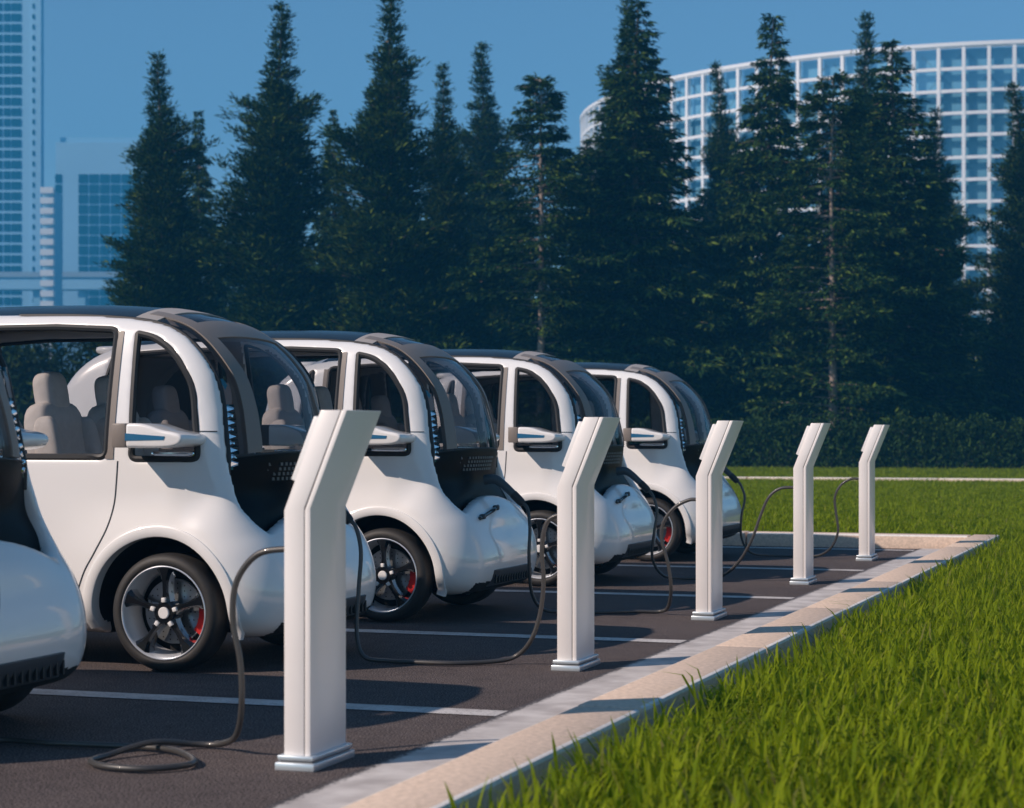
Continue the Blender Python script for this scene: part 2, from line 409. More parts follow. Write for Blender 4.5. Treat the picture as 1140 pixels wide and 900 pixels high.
def side_y(x, z, off=0.):
    """|y| of the outer body at (x, z)"""
    lo, hi = 0.3, 1.0
    for _ in range(30):
        mid = (lo + hi) / 2
        if FB(np.array(x), np.array(mid), np.array(z)) < 0: lo = mid
        else: hi = mid
    return lo + off
# front / roof skin between the two white side rings: pairs of (edge, centre line)
PAIRS = [((.545, .60), (.545, .62)), ((.475, .76), (.468, .78)), ((.42, .84), (.445, .88)), ((.362, .93), (.425, .97)), ((.315, 1.06), (.418, 1.09)), ((.301, 1.125), (.417, 1.15)), ((.288, 1.2), (.415, 1.22)), ((.272, 1.3), (.395, 1.32)),
         ((.260, 1.39), (.37, 1.40)), ((.228, 1.527), (.312, 1.545)), ((.170, 1.63), (.232, 1.655)), ((.082, 1.73), (.12, 1.765)), ((-.03, 1.808), (-.01, 1.86)),
         ((-.16, 1.855), (-.16, 1.915)), ((-.365, 1.885), (-.365, 1.955)), ((-.7, 1.905), (-.7, 1.978)), ((-1.155, 1.912), (-1.155, 1.985))]
NS = 6
E_ = spline([p[0] for p in PAIRS], NS); G_ = spline([p[1] for p in PAIRS], NS)
E_ = np.vstack([E_, (E_[::-1][1:] * [-1, 1]) + [2 * XC, 0]]); G_ = np.vstack([G_, (G_[::-1][1:] * [-1, 1]) + [2 * XC, 0]])
def normals2(P):
    t = np.gradient(P, axis=0); n = np.stack([t[:, 1], -t[:, 0]], 1); return n / np.linalg.norm(n, axis=1)[:, None]
EN, GN = normals2(E_), normals2(G_)
def skin(i, s, off=0.):
    """point i along the profile, s in -1..1 across"""
    w = 1 - abs(s) ** 2.4
    p = (E_[i] - EN[i] * .02) * (1 - w) + G_[i] * w
    off = off + .062 * (1 - float(sst(p[1], .90, 1.14)))      # the panel dives behind the nose
    p = p - (EN[i] * (1 - w) + GN[i] * w) * off
    return (p[0], s * (float(YO(abs(p[0] - XC), p[1])) + .02), p[1])
def skin_grid(i0, i1, s0, s1, ns, off=0.): return np.array([[skin(i, s0 + (s1 - s0) * k / ns, off) for k in range(ns + 1)] for i in range(i0, i1 + 1)])
NMID = (len(PAIRS) - 1) * NS; NALL = 2 * NMID
I_BELT = 5 * NS; I_ROOF = 14 * NS - 3

def thick(P, t):
    """sheet P turned into a closed slab of thickness t (downwards along its normal)"""
    a = np.gradient(P, axis=0); b = np.gradient(P, axis=1); n = np.cross(a, b); n /= np.linalg.norm(n, axis=2)[:, :, None] + 1e-9
    Q = P + n * t; m = MB(); m.grid(P); m.grid(Q[::-1])
    for A, B in ((P[0], Q[0]), (P[-1], Q[-1]), (P[:, 0], Q[:, 0]), (P[:, -1], Q[:, -1])): m.grid(np.array([A, B]))
    return m

def make_car():
    car = empty('electric_car')
    # ---- white body shell with both side rings, window openings and wheel arches
    v, f = surface_nets(SHELL, (-3.02, -.88, .12), (.74, .88, 1.96), .0165)
    me = bpy.data.meshes.new('body'); me.from_pydata(v.tolist(), [], f.tolist())
    c = v[f].mean(1); inn = FB(*c.T) < -.048
    nz = np.cross(v[f[:, 1]] - v[f[:, 0]], v[f[:, 2]] - v[f[:, 0]])[:, 2]
    arch = np.hypot(np.abs(c[:, 0] - XC) - (AX - XC), c[:, 2] - AZ) < AR + .03
    mi = np.where(inn & (c[:, 2] > .5) & ~arch, 2, np.where(inn | ((c[:, 2] < .26) & (np.abs(c[:, 1]) < .6)), 1, 0))
    for m in (M_PAINT, M_WELL, M_CABIN): me.materials.append(m)
    me.polygons.foreach_set('material_index', mi.astype(np.int32)); me.update()
    me.shade_smooth(); me.set_sharp_from_angle(angle=rad(40))
    body = link('body', me, car)
    # ---- front panel, windscreen, roof, rear hatch
    MB().grid(skin_grid(0, I_BELT, -1, 1, 20)).build('front_panel', mat('satin_black_panel', (.004, .0045, .006), .42, spec=.06), car, smooth=True, angle=60)
    wsc = MB().grid(skin_grid(I_BELT, I_ROOF, -1, 1, 24)).build('windscreen', M_SCREEN, car, smooth=True, angle=60)
    MB().grid(skin_grid(I_ROOF, NALL - I_ROOF, -1, 1, 20)).build('roof_panel', M_ROOF, car, smooth=True, angle=60)
    hatch = MB().grid(skin_grid(NALL - I_ROOF, NALL, -1, 1, 20)).build('rear_hatch', M_PAINT, car, smooth=True, angle=60)
    # seal along the belt line of the windscreen
    MB().tube([skin(I_BELT, s) for s in np.linspace(-.98, .98, 25)], .006, 6).build('seal', M_RUBBER, wsc, smooth=True)
    for sg in (-1, 1):
        MB().tube([skin(i, sg * .965, .004) for i in range(4 * NS - 2, I_ROOF + 14, 2)], .017, 8).build('side_seal', M_RUBBER, wsc, smooth=True)
    # taupe hoop behind the windscreen
    for s0, s1 in ((-.79, -.63), (.63, .79)):
        thick(skin_grid(I_BELT + 1, I_ROOF + 1, s0, s1, 4, -.008), .035).build('screen_rib', M_TAUPE, car, smooth=True, angle=40)
    thick(skin_grid(11 * NS + 1, 12 * NS + 1, -.66, .66, 14, -.007), .035).build('screen_header', M_TAUPE, car, smooth=True, angle=40)
    thick(skin_grid(13 * NS + 1, I_ROOF + 2, -.93, .93, 16, -.006), .03).build('roof_bar', mat('beige_bar', (.40, .36, .33), .5), car, smooth=True, angle=40)
    # ---- side windows with rubber gaskets and the taupe door post
    for W, T in zip((WIN_Q, WIN_D, WIN_R), WT):
        xs = np.linspace(W[:, 0].min() - .03, W[:, 0].max() + .03, 26 if W is not WIN_D else 60); zs = np.linspace(W[:, 1].min() - .03, W[:, 1].max() + .03, 26)
        ok = T(*np.meshgrid((xs[1:] + xs[:-1]) / 2, (zs[1:] + zs[:-1]) / 2, indexing='ij')) < .026
        yy = np.array([[side_y(x, min(z, 1.85)) - .032 for z in zs] for x in xs])
        dense = [W[i] + (W[(i + 1) % len(W)] - W[i]) * t for i in range(len(W)) for t in np.arange(0, 1, max(.04 / max(np.linalg.norm(W[(i + 1) % len(W)] - W[i]), 1e-6), .02))]
        for sg in (-1, 1):
            m = MB(); nz_ = len(zs)
            m.add([(x, sg * yy[i, j], z) for i, x in enumerate(xs) for j, z in enumerate(zs)],
                  [(i * nz_ + j, (i + 1) * nz_ + j, (i + 1) * nz_ + j + 1, i * nz_ + j + 1) for i in range(len(xs) - 1) for j in range(nz_ - 1) if ok[i, j]])
            g = m.build('side_window', M_GLASS, car, smooth=True, angle=60)
            MB().tube([(x, sg * (side_y(x, z) - .010), z) for x, z in dense], .0195, 8, closed=True).build('gasket', M_RUBBER, g, smooth=True)
    for sg in (-1, 1):
        for x in (-.348, 2 * XC + .348):
            P = np.array([[(x + dx, sg * (side_y(x + dx, z) + .005), z) for dx in (-.024, 0, .024)] for z in np.linspace(1.115, 1.80, 14)])
            MB().grid(P).build('door_post_trim', M_TAUPE, car, smooth=True)
    # ---- seams
    seam = [tuple(p) for p in spline([(-.298, 1.105), (-.302, .99), (-.312, .86), (-.345, .74), (-.41, .62), (-.47, .525), (-.515, .42)], 6)]
    for sg in (-1, 1):
        MB().tube([(x, sg * (side_y(x, z) + .0005), z) for x, z in seam], .0042, 6).build('door_seam', M_DGREY, body, smooth=True)
        MB().tube([(2 * XC - x, sg * (side_y(2 * XC - x, z) + .0005), z) for x, z in seam], .0042, 6).build('door_seam', M_DGREY, body, smooth=True)
        MB().tube([(x, sg * (side_y(x, 1.262) + .0005), 1.262) for x in np.linspace(.15, .245, 8)], .003, 6).build('pillar_seam', M_DGREY, body, smooth=True)
    # ---- wheel arch lips
    for x0, sn in ((AX, 1), (2 * XC - AX, -1)):
        for sg in (-1, 1):
            a0, a1 = rad(-17), rad(193)
            rows = []
            for k in range(41):
                a = a0 + (a1 - a0) * k / 40; row = []
                for r, t in ((AR - .004, -.075), (AR - .004, 0), (AR + .003, .004), (AR + .046, .004), (AR + .052, .001), (AR + .055, -.03)):
                    xx, zz = x0 + sn * r * math.cos(a), AZ + r * math.sin(a)
                    xm, zm = x0 + sn * (AR + .026) * math.cos(a), AZ + (AR + .026) * math.sin(a)
                    yb = max(side_y(xm, max(zm, .22)), .70)
                    row.append((xx, sg * (yb + .004 + t), zz))
                rows.append(row)
            MB().grid(rows).build('wheel_arch_lip', M_PAINT, car, smooth=True, angle=50)
    # ---- headlamps: faceted strips along the inside of the rings, red lamps at the rear
    fr = [skin(i, 1) for i in range(0, NMID)]
    zz = np.array([p[2] for p in fr]); xx = np.array([p[0] for p in fr])
    def edge_x(z): return float(np.interp(z, zz[:10 * NS], xx[:10 * NS]))
    for sg in (-1, 1):
        m = MB(); rows = []
        for z in np.linspace(1.06, 1.54, 24):
            t = (z - .955) / .585; wd = .105 * (.30 + .70 * math.sin(math.pi * min(1, t * .95 + .05)) ** .6); yo = float(YO(edge_x(z) - XC, z)) + .012
            rows.append([(edge_x(z) + .012, sg * yo, z), (edge_x(z) + .024, sg * (yo - wd * .5), z), (edge_x(z) + .030, sg * (yo - wd), z), (edge_x(z) - .0, sg * (yo - wd - .004), z)])
        h = MB().grid(rows).build('headlamp', M_TEAL, car, smooth=True, angle=30)
        m = MB(); N = 9
        for k in range(N):
            z0 = 1.075 + .325 * k / N; z1 = 1.075 + .325 * (k + 1) / N - .005
            def P(z, q, o):
                t = (z - .955) / .585; wd = .105 * (.30 + .70 * math.sin(math.pi * min(1, t * .95 + .05)) ** .6); yo = float(YO(edge_x(z) - XC, z)) + .008
                return (edge_x(z) + .013 + .018 * q + o, sg * (yo - wd * q * .92), z)
            A, B, Cc, D = P(z0, 0, .003), P(z0, 1, .003), P(z1, 1, .003), P(z1, 0, .003); ap = P((z0 + z1) / 2, .3 if k % 2 else .7, .014)
            m.add([A, B, Cc, D, ap], [(0, 1, 4), (1, 2, 4), (2, 3, 4), (3, 0, 4)])
        m.build('lamp_facets', M_CHROME, h)
        P2 = lambda z, q: (edge_x(z) + .017 + .018 * q, sg * (float(YO(edge_x(z) - XC, z)) + .008 - .075 * q), z)
        MB().grid([[P2(z, 0), P2(z, .5), P2(z, .95)] for z in np.linspace(1.405, 1.52, 6)]).build('indicator', M_AMBER, h, smooth=True)
        # rear lamps wrap round the corner
        def corner(z, q):
            a = rad(262 - 82 * q); o = np.array([-2.28, sg * .40]); d = np.array([math.cos(a), -sg * math.sin(a)]); lo, hi = .05, .8
            for _ in range(26):
                mid = (lo + hi) / 2; p = o + d * mid
                if FB(p[0], p[1], np.array(z)) < 0: lo = mid
                else: hi = mid
            p = o + d * (lo + .006); return (p[0], p[1], z)
        MB().grid([[corner(z, q) for q in np.linspace(.12, 1, 12)] for z in np.linspace(1.235, 1.325, 5)]).build('tail_lamp', M_LAMPRED, hatch, smooth=True)
        MB().grid([[corner(z, q) for q in np.linspace(.12, 1, 12)] for z in np.linspace(1.338, 1.362, 3)]).build('reflector_strip', M_YELL, hatch, smooth=True)
    MB().sell((2 * XC + .08, 0, 1.845), (.13, .56, .035), .5, 28, 12).build('spoiler', M_PAINT, hatch, smooth=True, angle=60)
    # ---- side mirrors
    for sg in (-1, 1):
        y0, y1 = sg * .985, sg * .70
        prof = spline([(-.125, 1.178), (0, 1.176), (.11, 1.178), (.175, 1.190), (.200, 1.215), (.192, 1.243), (.15, 1.258), (.08, 1.270), (.01, 1.292), (-.05, 1.303), (-.125, 1.303)], 3)
        mir = MB().prism([tuple(p) for p in prof], min(y0, y1), max(y0, y1)).build('side_mirror', M_PAINT, car, bevel=.016, bseg=3)
        ya, yb = sorted((sg * .988, sg * .965))
        MB().prism([(-.124, 1.214), (.10, 1.218), (.106, 1.236), (-.124, 1.252)], ya, yb).build('mirror_stripe', M_BLUE, mir)
        MB().box((-.167, sg * .87, 1.2405), (.082, .225, .126)).build('mirror_glass_housing', M_TAUPE, mir, bevel=.008)
        MB().sell((.02, sg * (side_y(.02, 1.15) - .012), 1.143), (.125, .012, .017), .5).build('sill_chrome', M_CHROME, car, smooth=True)
    # ---- nose furniture
    gr = MB()
    nose = lambda y, z: max(x for x in np.linspace(.2, .8, 241) if FB(np.array(x), np.array(y), np.array(z)) < 0)
    for z in np.linspace(1.005, 1.085, 4):
        i = int(np.argmin(np.abs(G_[:I_BELT, 1] - z)))
        for k in range(12):
            y = -.27 + .56 * k / 12 - (.06 if z > 1.05 else .0) * (1 if k == 0 else 0)
            s = y / .6; p = skin(i, s)
            gr.box((p[0] + .001, y, z), (.012, .030, .017))
    gr.build('vent_grille', M_DGREY, car)['kind'] = 'stuff'
    bar = [(nose(y, z) + .014, y, z) for y, z in zip(np.linspace(-.46, -.08, 9), np.linspace(.685, .752, 9))]
    tb = MB().tube(bar, .013, 8).build('tow_handle', M_BLACK, car, smooth=True)
    for q in (1, 7): MB().sell(bar[q], (.022, .020, .018), .6).build('handle_mount', M_DGREY, tb, smooth=True)
    rows = []
    for z, e in ((.215, .00), (.23, .014), (.30, .018), (.335, .014), (.345, .00)):
        rows.append([(nose(y * (1.0 if z < .3 else .93), z) + (e if 0 < k < 16 else 0) + (-.02 if e == 0 else 0), y * (1.0 if z < .3 else .93), z) for k, y in enumerate(np.linspace(-.43, .43, 17))])
    ins = MB().grid(rows).build('bumper_insert', M_DGREY, car, smooth=True, angle=30)
    for y in np.linspace(-.37, .37, 15): MB().box((nose(y, .275) + .018, y, .275), (.016, .012, .06)).build('bumper_fin', M_RUBBER, ins)
    # ---- cabin
    MB().sell((.03, 0, .93), (.22, .60, .13), .5, 28, 14).build('dashboard', M_SEAT, car, smooth=True, angle=60)
    for x in (-.85, -1.75):
        for y in (-.33, .33):
            st = MB().sell((x + .20, y, .80), (.27, .24, .10), .5).build('seat', M_SEAT, car, smooth=True, angle=60)
            rt = Matrix.Rotation(rad(-10), 3, 'Y')
            MB().sell((x - .06, y, 1.10), (.085, .235, .33), .45, rot=rt).build('backrest', M_SEAT, st, smooth=True, angle=60)
            for q in (-1, 1): MB().sell((x + .01, y + q * .20, 1.08), (.08, .05, .27), .6, rot=rt).build('side_bolster', M_SEAT, st, smooth=True, angle=60)
            MB().sell((x - .115, y, 1.47), (.065, .115, .125), .55, rot=rt).build('headrest', M_SEAT, st, smooth=True, angle=60)
    # ---- wheels
    w = make_wheel(car)
    for x, sg, fr_ in ((0, 1, 1), (2 * XC, -1, 0), (2 * XC, 1, 0)):
        c = copy_tree(w, car); c.location = (x, 0, 0)
        if sg > 0: c.rotation_euler = (0, 0, math.pi)
    return car

def make_wheel(car):
    """near-side wheel, axle at x = 0, outer face at y = -.815; turned round for the other side"""
    cz = .312; c = (0, -.815, cz)
    tp = [(.246, .022), (.249, .008), (.262, .001), (.285, .004), (.303, .018), (.3105, .04), (.312, .10), (.3105, .17), (.30, .19), (.26, .2), (.246, .19)]
    ty = MB().lathe(tp, 72, c).build('wheel', M_TYRE, car, smooth=True, angle=50)
    MB().lathe([(.2455, .016), (.2475, .007), (.243, .004), (.238, .010), (.236, .02), (.228, .05), (.222, .11), (.215, .17)], 72, c).build('rim', M_RIM, ty, smooth=True, angle=50)
    MB().lathe([(.0, .125), (.168, .125), (.172, .13), (.172, .15), (.0, .152)], 48, c).build('brake_disc', M_STEEL, ty, smooth=True)
    hm = MB()
    for r, n in ((.10, 14), (.125, 18), (.150, 22)):
        for k in range(n):
            a = 2 * math.pi * (k + r * 40) / n
            hm.lathe([(.0, 0), (.0042, 0)], 6, (r * math.cos(a), c[1] + .1242, cz + r * math.sin(a)))
    hm.build('disc_holes', M_WELL, ty)['kind'] = 'stuff'
    MB().lathe([(.158, .105), (.205, .105), (.21, .11), (.21, .15), (.158, .15), (.158, .105)], 14, c, a0=rad(-36), a1=rad(26)).build('brake_caliper', M_RED, ty, smooth=True, angle=40)
    MB().lathe([(.0, .19), (.24, .19)], 24, c).build('wheel_back', M_WELL, ty)
    out = [(.045, .032), (.07, .023), (.11, .0165), (.155, .018), (.195, .029), (.222, .047), (.2345, .052)]
    poly = [(r, h) for r, h in out] + [(r, -h) for r, h in out[::-1]]
    inner = [(.09, .006), (.19, .011), (.19, -.011), (.09, -.006)]
    for k in range(5):
        a = rad(90 + 72 * k); R = Matrix.Rotation(-a, 3, 'Y')
        m = MB(); n = len(poly)
        def tr(p, y): q = R @ Vector((p[0], 0, p[1])); return (q.x, c[1] + y, cz + q.z)
        dep = lambda r: .024 + .012 * (1 - r / .2335)
        vs = [tr((p[0], p[1] * .52), dep(p[0]) - .012) for p in poly] + [tr(p, dep(p[0]) + .004) for p in poly] + [tr((p[0], p[1] * 1.18), dep(p[0]) + .05) for p in poly]
        m.add(vs, [tuple(range(n))] + [(i, i + n, (i + 1) % n + n, (i + 1) % n) for i in range(n)], 0)
        m.add(vs, [(i + n, i + 2 * n, (i + 1) % n + 2 * n, (i + 1) % n + n) for i in range(n)], 1)
        m.build('spoke', [M_BLACK, M_CHROME], ty, smooth=True, angle=25)
    MB().lathe([(.0, .016), (.055, .016), (.062, .022), (.066, .05), (.066, .11)], 30, c).build('hub', M_BLACK, ty, smooth=True, angle=30)
    MB().lathe([(.0, .006), (.028, .006), (.031, .010), (.031, .02)], 24, c).build('hub_cap', M_WHITEP, ty, smooth=True, angle=30)
    for k in range(5):
        a = rad(90 + 72 * k); R = Matrix.Rotation(-a, 3, 'Y'); q = R @ Vector((.068, 0, 0))
        MB().box((q.x, c[1] + .014, cz + q.z), (.024, .02, .022), R).build('lug_cap', M_WHITEP, ty, bevel=.003)
    return ty

car0 = make_car()
CARS = [(-5.17, 7.05, 0, 'white pod car cut off by the left edge, only its rounded nose showing'),
        (-5.17, 10.265, 0, 'largest white pod car in view, side window and whole front wheel clear'),
        (-5.17, 13.24, 0, 'white pod car second from the left edge, charging plug and black front panel in view'),
        (-5.17, 16.56, 0, 'white pod car third in the row, nose behind the second charging post'),
        (-5.17, 19.98, 0, 'farthest white pod car, its nose crossed by the middle charging post')]
for k, (x, y, rz, lab) in enumerate(CARS):
    o = car0 if k == 0 else copy_tree(car0)
    o.location = (x, y, 0); tag(o, lab, 'car', 'white electric cars parked in the bays')
# ------------------------------------------------------------------ charging posts
M_POST = mat('post_paint', (.80, .755, .73), .38, coat=.15, var=.03, scale=3)
M_PLINTH = mat('plinth_steel', (.62, .68, .72), .32, metal=.55)
M_GAP = mat('post_gap', (.16, .15, .15), .7)
M_LCD = mat('screen_glass', (.01, .015, .02), .08, coat=.5)
def make_post():
    r = empty('charging_post')
    L, T, K, S, W = .054, 1.337, .965, .148, .165
    def slab(xa, xb, w, z0=.052, kz=0.):
        return [(xa, z0), (xb, z0), (xb, K + kz + .008), (xb + S, T), (xa + S, T), (xa, K + kz)]
    MB().prism(slab(-L, .0280, W), -W, W).build('post_body', M_POST, r, bevel=.004)
    MB().prism(slab(.0240, .0350, W - .003), -W + .0025, W - .0025).build('joint', M_GAP, r)
    MB().prism(slab(.0305, L, W), -W, W).build('rear_cover', M_POST, r, bevel=.004)
    t = math.atan2(S, T - K)
    d = Vector((math.sin(t), 0, math.cos(t))); n = Vector((-math.cos(t), 0, math.sin(t)))
    p0 = Vector((-L, 0, K))
    R = Matrix((d, Vector((0, 1, 0)), n)).transposed()
    Ln = math.hypot(S, T - K)
    sp = MB().box(p0 + d * (Ln * .60) + n * .012, (Ln * .64, .285, .030), R).build('screen_panel', M_WHITEP, r, bevel=.006)
    MB().box(p0 + d * (Ln * .66) + n * .0275, (Ln * .40, .22, .004), R).build('screen', M_LCD, sp)
    b = MB().box((0, 0, .015), (.160, .385, .030)).build('plinth', M_PLINTH, r, bevel=.005)
    MB().box((0, 0, .034), (.128, .352, .010)).build('plinth_gap', M_GAP, b)
    MB().box((0, 0, .047), (.146, .370, .018)).build('plinth_cap', M_PLINTH, b, bevel=.005)
    MB().lathe([(.0, -.012), (.024, -.012), (.028, -.006), (.028, .012)], 18).build('cable_outlet', M_RUBBER, r, smooth=True)
    co = r.children[-1]
    for ch in r.children:
        if ch.name.startswith('cable_outlet'): ch.rotation_euler = (0, 0, -math.pi / 2); ch.location = (-L - .002, 0, .80)
    return r
POSTS = [(7.045, 'nearest white charging post in front of the largest car'), (10.395, 'second charging post, white, in front of the third car\'s nose'),
         (13.46, 'middle white charging post crossing the farthest car'), (16.84, 'fourth charging post, standing alone against the lawn'),
         (20.17, 'farthest and smallest white charging post near the kerb corner')]
post = make_post()
for k, (y, lab) in enumerate(POSTS):
    o = post if k == 0 else copy_tree(post)
    o.location = (-3.2025, y, 0); tag(o, lab, 'charging post', 'charging posts along the kerb')

# ------------------------------------------------------------------ charging cables with their plugs
M_CABLE = mat('cable_rubber', (.045, .042, .040), .42, coat=.2)
M_PLUG = mat('plug_grey', (.05, .06, .07), .45)
Rc = .0125
def cable(pts, car_xy, lab):
    c = empty('charging_cable', (0, 0, 0))
    cx, cy = car_xy
    plug = [(cx + .43, cy + .0, .93), (cx + .50, cy + .005, .935), (cx + .56, cy + .01, .90), (cx + .63, cy + .02, .835), (cx + .70, cy + .03, .765)]
    path = [(cx + .69, cy + .03, .775), (cx + .73, cy + .035, .735)] + pts
    c.location = pts[len(pts) // 2][:2] + (0,)
    o = Vector(c.location)
    sp = spline(path, 8); sp[:, 2] = np.maximum(sp[:, 2], Rc + .002)
    MB().tube(sp - np.array(o), Rc, 8).build('cord', M_CABLE, c, smooth=True, angle=80)
    ps = spline(plug, 4)
    pl = MB().tube(ps - np.array(o), list(np.interp(np.linspace(0, 1, len(ps)), [0, .2, .45, .8, 1], [.036, .036, .030, .027, .019])), 12).build('plug', M_PLUG, c, smooth=True, angle=50)
    MB().tube(ps[-5:] - np.array(o), [.030, .0305, .0305, .029, .024], 12).build('plug_collar', M_RUBBER, pl, smooth=True, angle=50)
    tag(c, lab, 'cable', 'cables from posts to cars')
z = .018
PX = -3.268
cable([(-4.40, 6.735, .58), (-4.42, 6.71, .38), (-4.50, 6.74, .14), (-4.60, 6.86, z), (-4.60, 7.06, z), (-4.38, 7.06, z), (-4.15, 7.08, z), (-3.95, 7.09, z), (-3.78, 7.02, z + .004), (-3.62, 6.86, z), (-3.60, 6.74, z), (-3.70, 6.63, z),
       (-3.86, 6.63, z), (-3.98, 6.72, z), (-3.99, 6.86, z), (-3.90, 7.05, z + .028), (-3.80, 7.22, z), (-3.68, 7.22, z + .01), (-3.56, 7.10, .09), (-3.515, 7.05, .22), (-3.52, 7.045, .38), (-3.55, 7.045, .53), (-3.535, 7.045, .68), (-3.45, 7.045, .785), (-3.33, 7.045, .81), (PX, 7.045, .80)],
      (-5.17, 6.74), 'charging cable looped on the asphalt beside the nearest post')
cable([(-4.41, 10.30, .60), (-4.41, 10.27, .40), (-4.40, 10.22, .16), (-4.34, 10.18, .04), (-4.22, 10.21, z), (-4.05, 10.20, z), (-3.84, 10.22, z), (-3.68, 10.34, z), (-3.56, 10.42, .04), (-3.46, 10.395, .13), (-3.405, 10.395, .28), (-3.385, 10.395, .46), (-3.395, 10.395, .63), (-3.37, 10.395, .765), (-3.31, 10.395, .81), (PX, 10.395, .80)],
      (-5.17, 10.265), 'charging cable sweeping low behind the nearest post to the second post')
cable([(-4.41, 13.24, .60), (-4.41, 13.22, .40), (-4.40, 13.25, .16), (-4.34, 13.32, .04), (-4.20, 13.40, z), (-3.93, 13.47, z), (-3.75, 13.60, z), (-3.60, 13.66, z), (-3.52, 13.58, .06), (-3.475, 13.48, .20), (-3.49, 13.46, .36), (-3.535, 13.46, .53), (-3.52, 13.46, .65), (-3.44, 13.46, .75), (-3.34, 13.46, .80), (PX, 13.46, .80)],
      (-5.17, 13.24), 'charging cable hanging from the third car\'s plug to the middle post')
cable([(-4.40, 16.60, .60), (-4.42, 16.58, .42), (-4.44, 16.60, .20), (-4.38, 16.72, .05), (-4.25, 16.85, z), (-4.05, 16.98, z), (-3.90, 16.95, .05), (-3.75, 16.88, .18), (-3.64, 16.84, .36), (-3.57, 16.84, .55), (-3.50, 16.84, .71), (-3.40, 16.84, .79), (PX, 16.84, .80)],
      (-5.17, 16.56), 'charging cable arching up against the lawn to the fourth post')
cable([(-4.40, 20.02, .60), (-4.43, 20.0, .42), (-4.43, 20.02, .20), (-4.35, 20.12, .05), (-4.15, 20.3, z), (-3.9, 20.35, z), (-3.70, 20.28, .03), (-3.56, 20.2, .12), (-3.49, 20.17, .28), (-3.51, 20.17, .46), (-3.52, 20.17, .62), (-3.46, 20.17, .74), (-3.36, 20.17, .80), (PX, 20.17, .80)],
      (-5.17, 19.98), 'charging cable between the fourth post and the farthest post')
# ------------------------------------------------------------------ trees and hedge
def leaf_material(name, c0, c1, c2):
    m = bpy.data.materials.new(name); m.use_nodes = True; nt = m.node_tree; b = nt.nodes['Principled BSDF']; MATS[name] = m
    g = nt.nodes.new('ShaderNodeNewGeometry'); r = nt.nodes.new('ShaderNodeValToRGB')
    r.color_ramp.elements[0].color = (*c0, 1); r.color_ramp.elements[1].color = (*c2, 1); e = r.color_ramp.elements.new(.6); e.color = (*c1, 1)
    nt.links.new(g.outputs['Random Per Island'], r.inputs[0]); nt.links.new(r.outputs[0], b.inputs['Base Color'])
    b.inputs['Roughness'].default_value = .7; b.inputs['Specular IOR Level'].default_value = .08
    t = nt.nodes.new('ShaderNodeBsdfTranslucent'); nt.links.new(r.outputs[0], t.inputs[0]); mx = nt.nodes.new('ShaderNodeMixShader'); mx.inputs[0].default_value = .15
    nt.links.new(b.outputs[0], mx.inputs[1]); nt.links.new(t.outputs[0], mx.inputs[2]); nt.links.new(mx.outputs[0], nt.nodes['Material Output'].inputs[0])
    return m
M_LEAF = leaf_material('conifer_leaf', (.010, .034, .013), (.030, .072, .015), (.14, .19, .026))
M_LEAF2 = leaf_material('frond_leaf', (.010, .036, .014), (.030, .074, .017), (.13, .19, .030))
M_LEAF3 = leaf_material('hedge_leaf', (.012, .036, .010), (.028, .062, .014), (.060, .105, .022))
M_BARK = mat('bark', (.16, .125, .10), .9, var=.35, scale=9)
M_BARK2 = mat('pale_bark', (.30, .235, .20), .9, var=.4, scale=9)

def leaf_mesh(P, D, N, L, W, name, material, fold=.25):
    """one lanceolate folded leaf for every base point P along direction D with side vector N"""
    n = len(P); S = np.cross(D, N); S /= np.linalg.norm(S, axis=1)[:, None] + 1e-9; U = np.cross(S, D)
    V = np.empty((n, 4, 3)); L = L[:, None]; W = W[:, None]
    V[:, 0] = P; V[:, 1] = P + D * L * .45 + S * W * .5 + U * W * fold; V[:, 2] = P + D * L - U * L * .12; V[:, 3] = P + D * L * .45 - S * W * .5 + U * W * fold
    me = bpy.data.meshes.new(name); me.vertices.add(n * 4); me.vertices.foreach_set('co', V.reshape(-1))
    F = np.empty((n, 2, 3), np.int32); b = np.arange(n) * 4
    F[:, 0] = np.stack([b, b + 1, b + 2], 1); F[:, 1] = np.stack([b, b + 2, b + 3], 1)
    me.loops.add(n * 6); me.loops.foreach_set('vertex_index', F.reshape(-1))
    me.polygons.add(n * 2); me.polygons.foreach_set('loop_start', np.arange(n * 2, dtype=np.int32) * 3); me.polygons.foreach_set('loop_total', np.full(n * 2, 3, np.int32))
    me.update(calc_edges=True); me.materials.append(material)
    return me
def unit(v): return v / (np.linalg.norm(v, axis=-1, keepdims=True) + 1e-9)

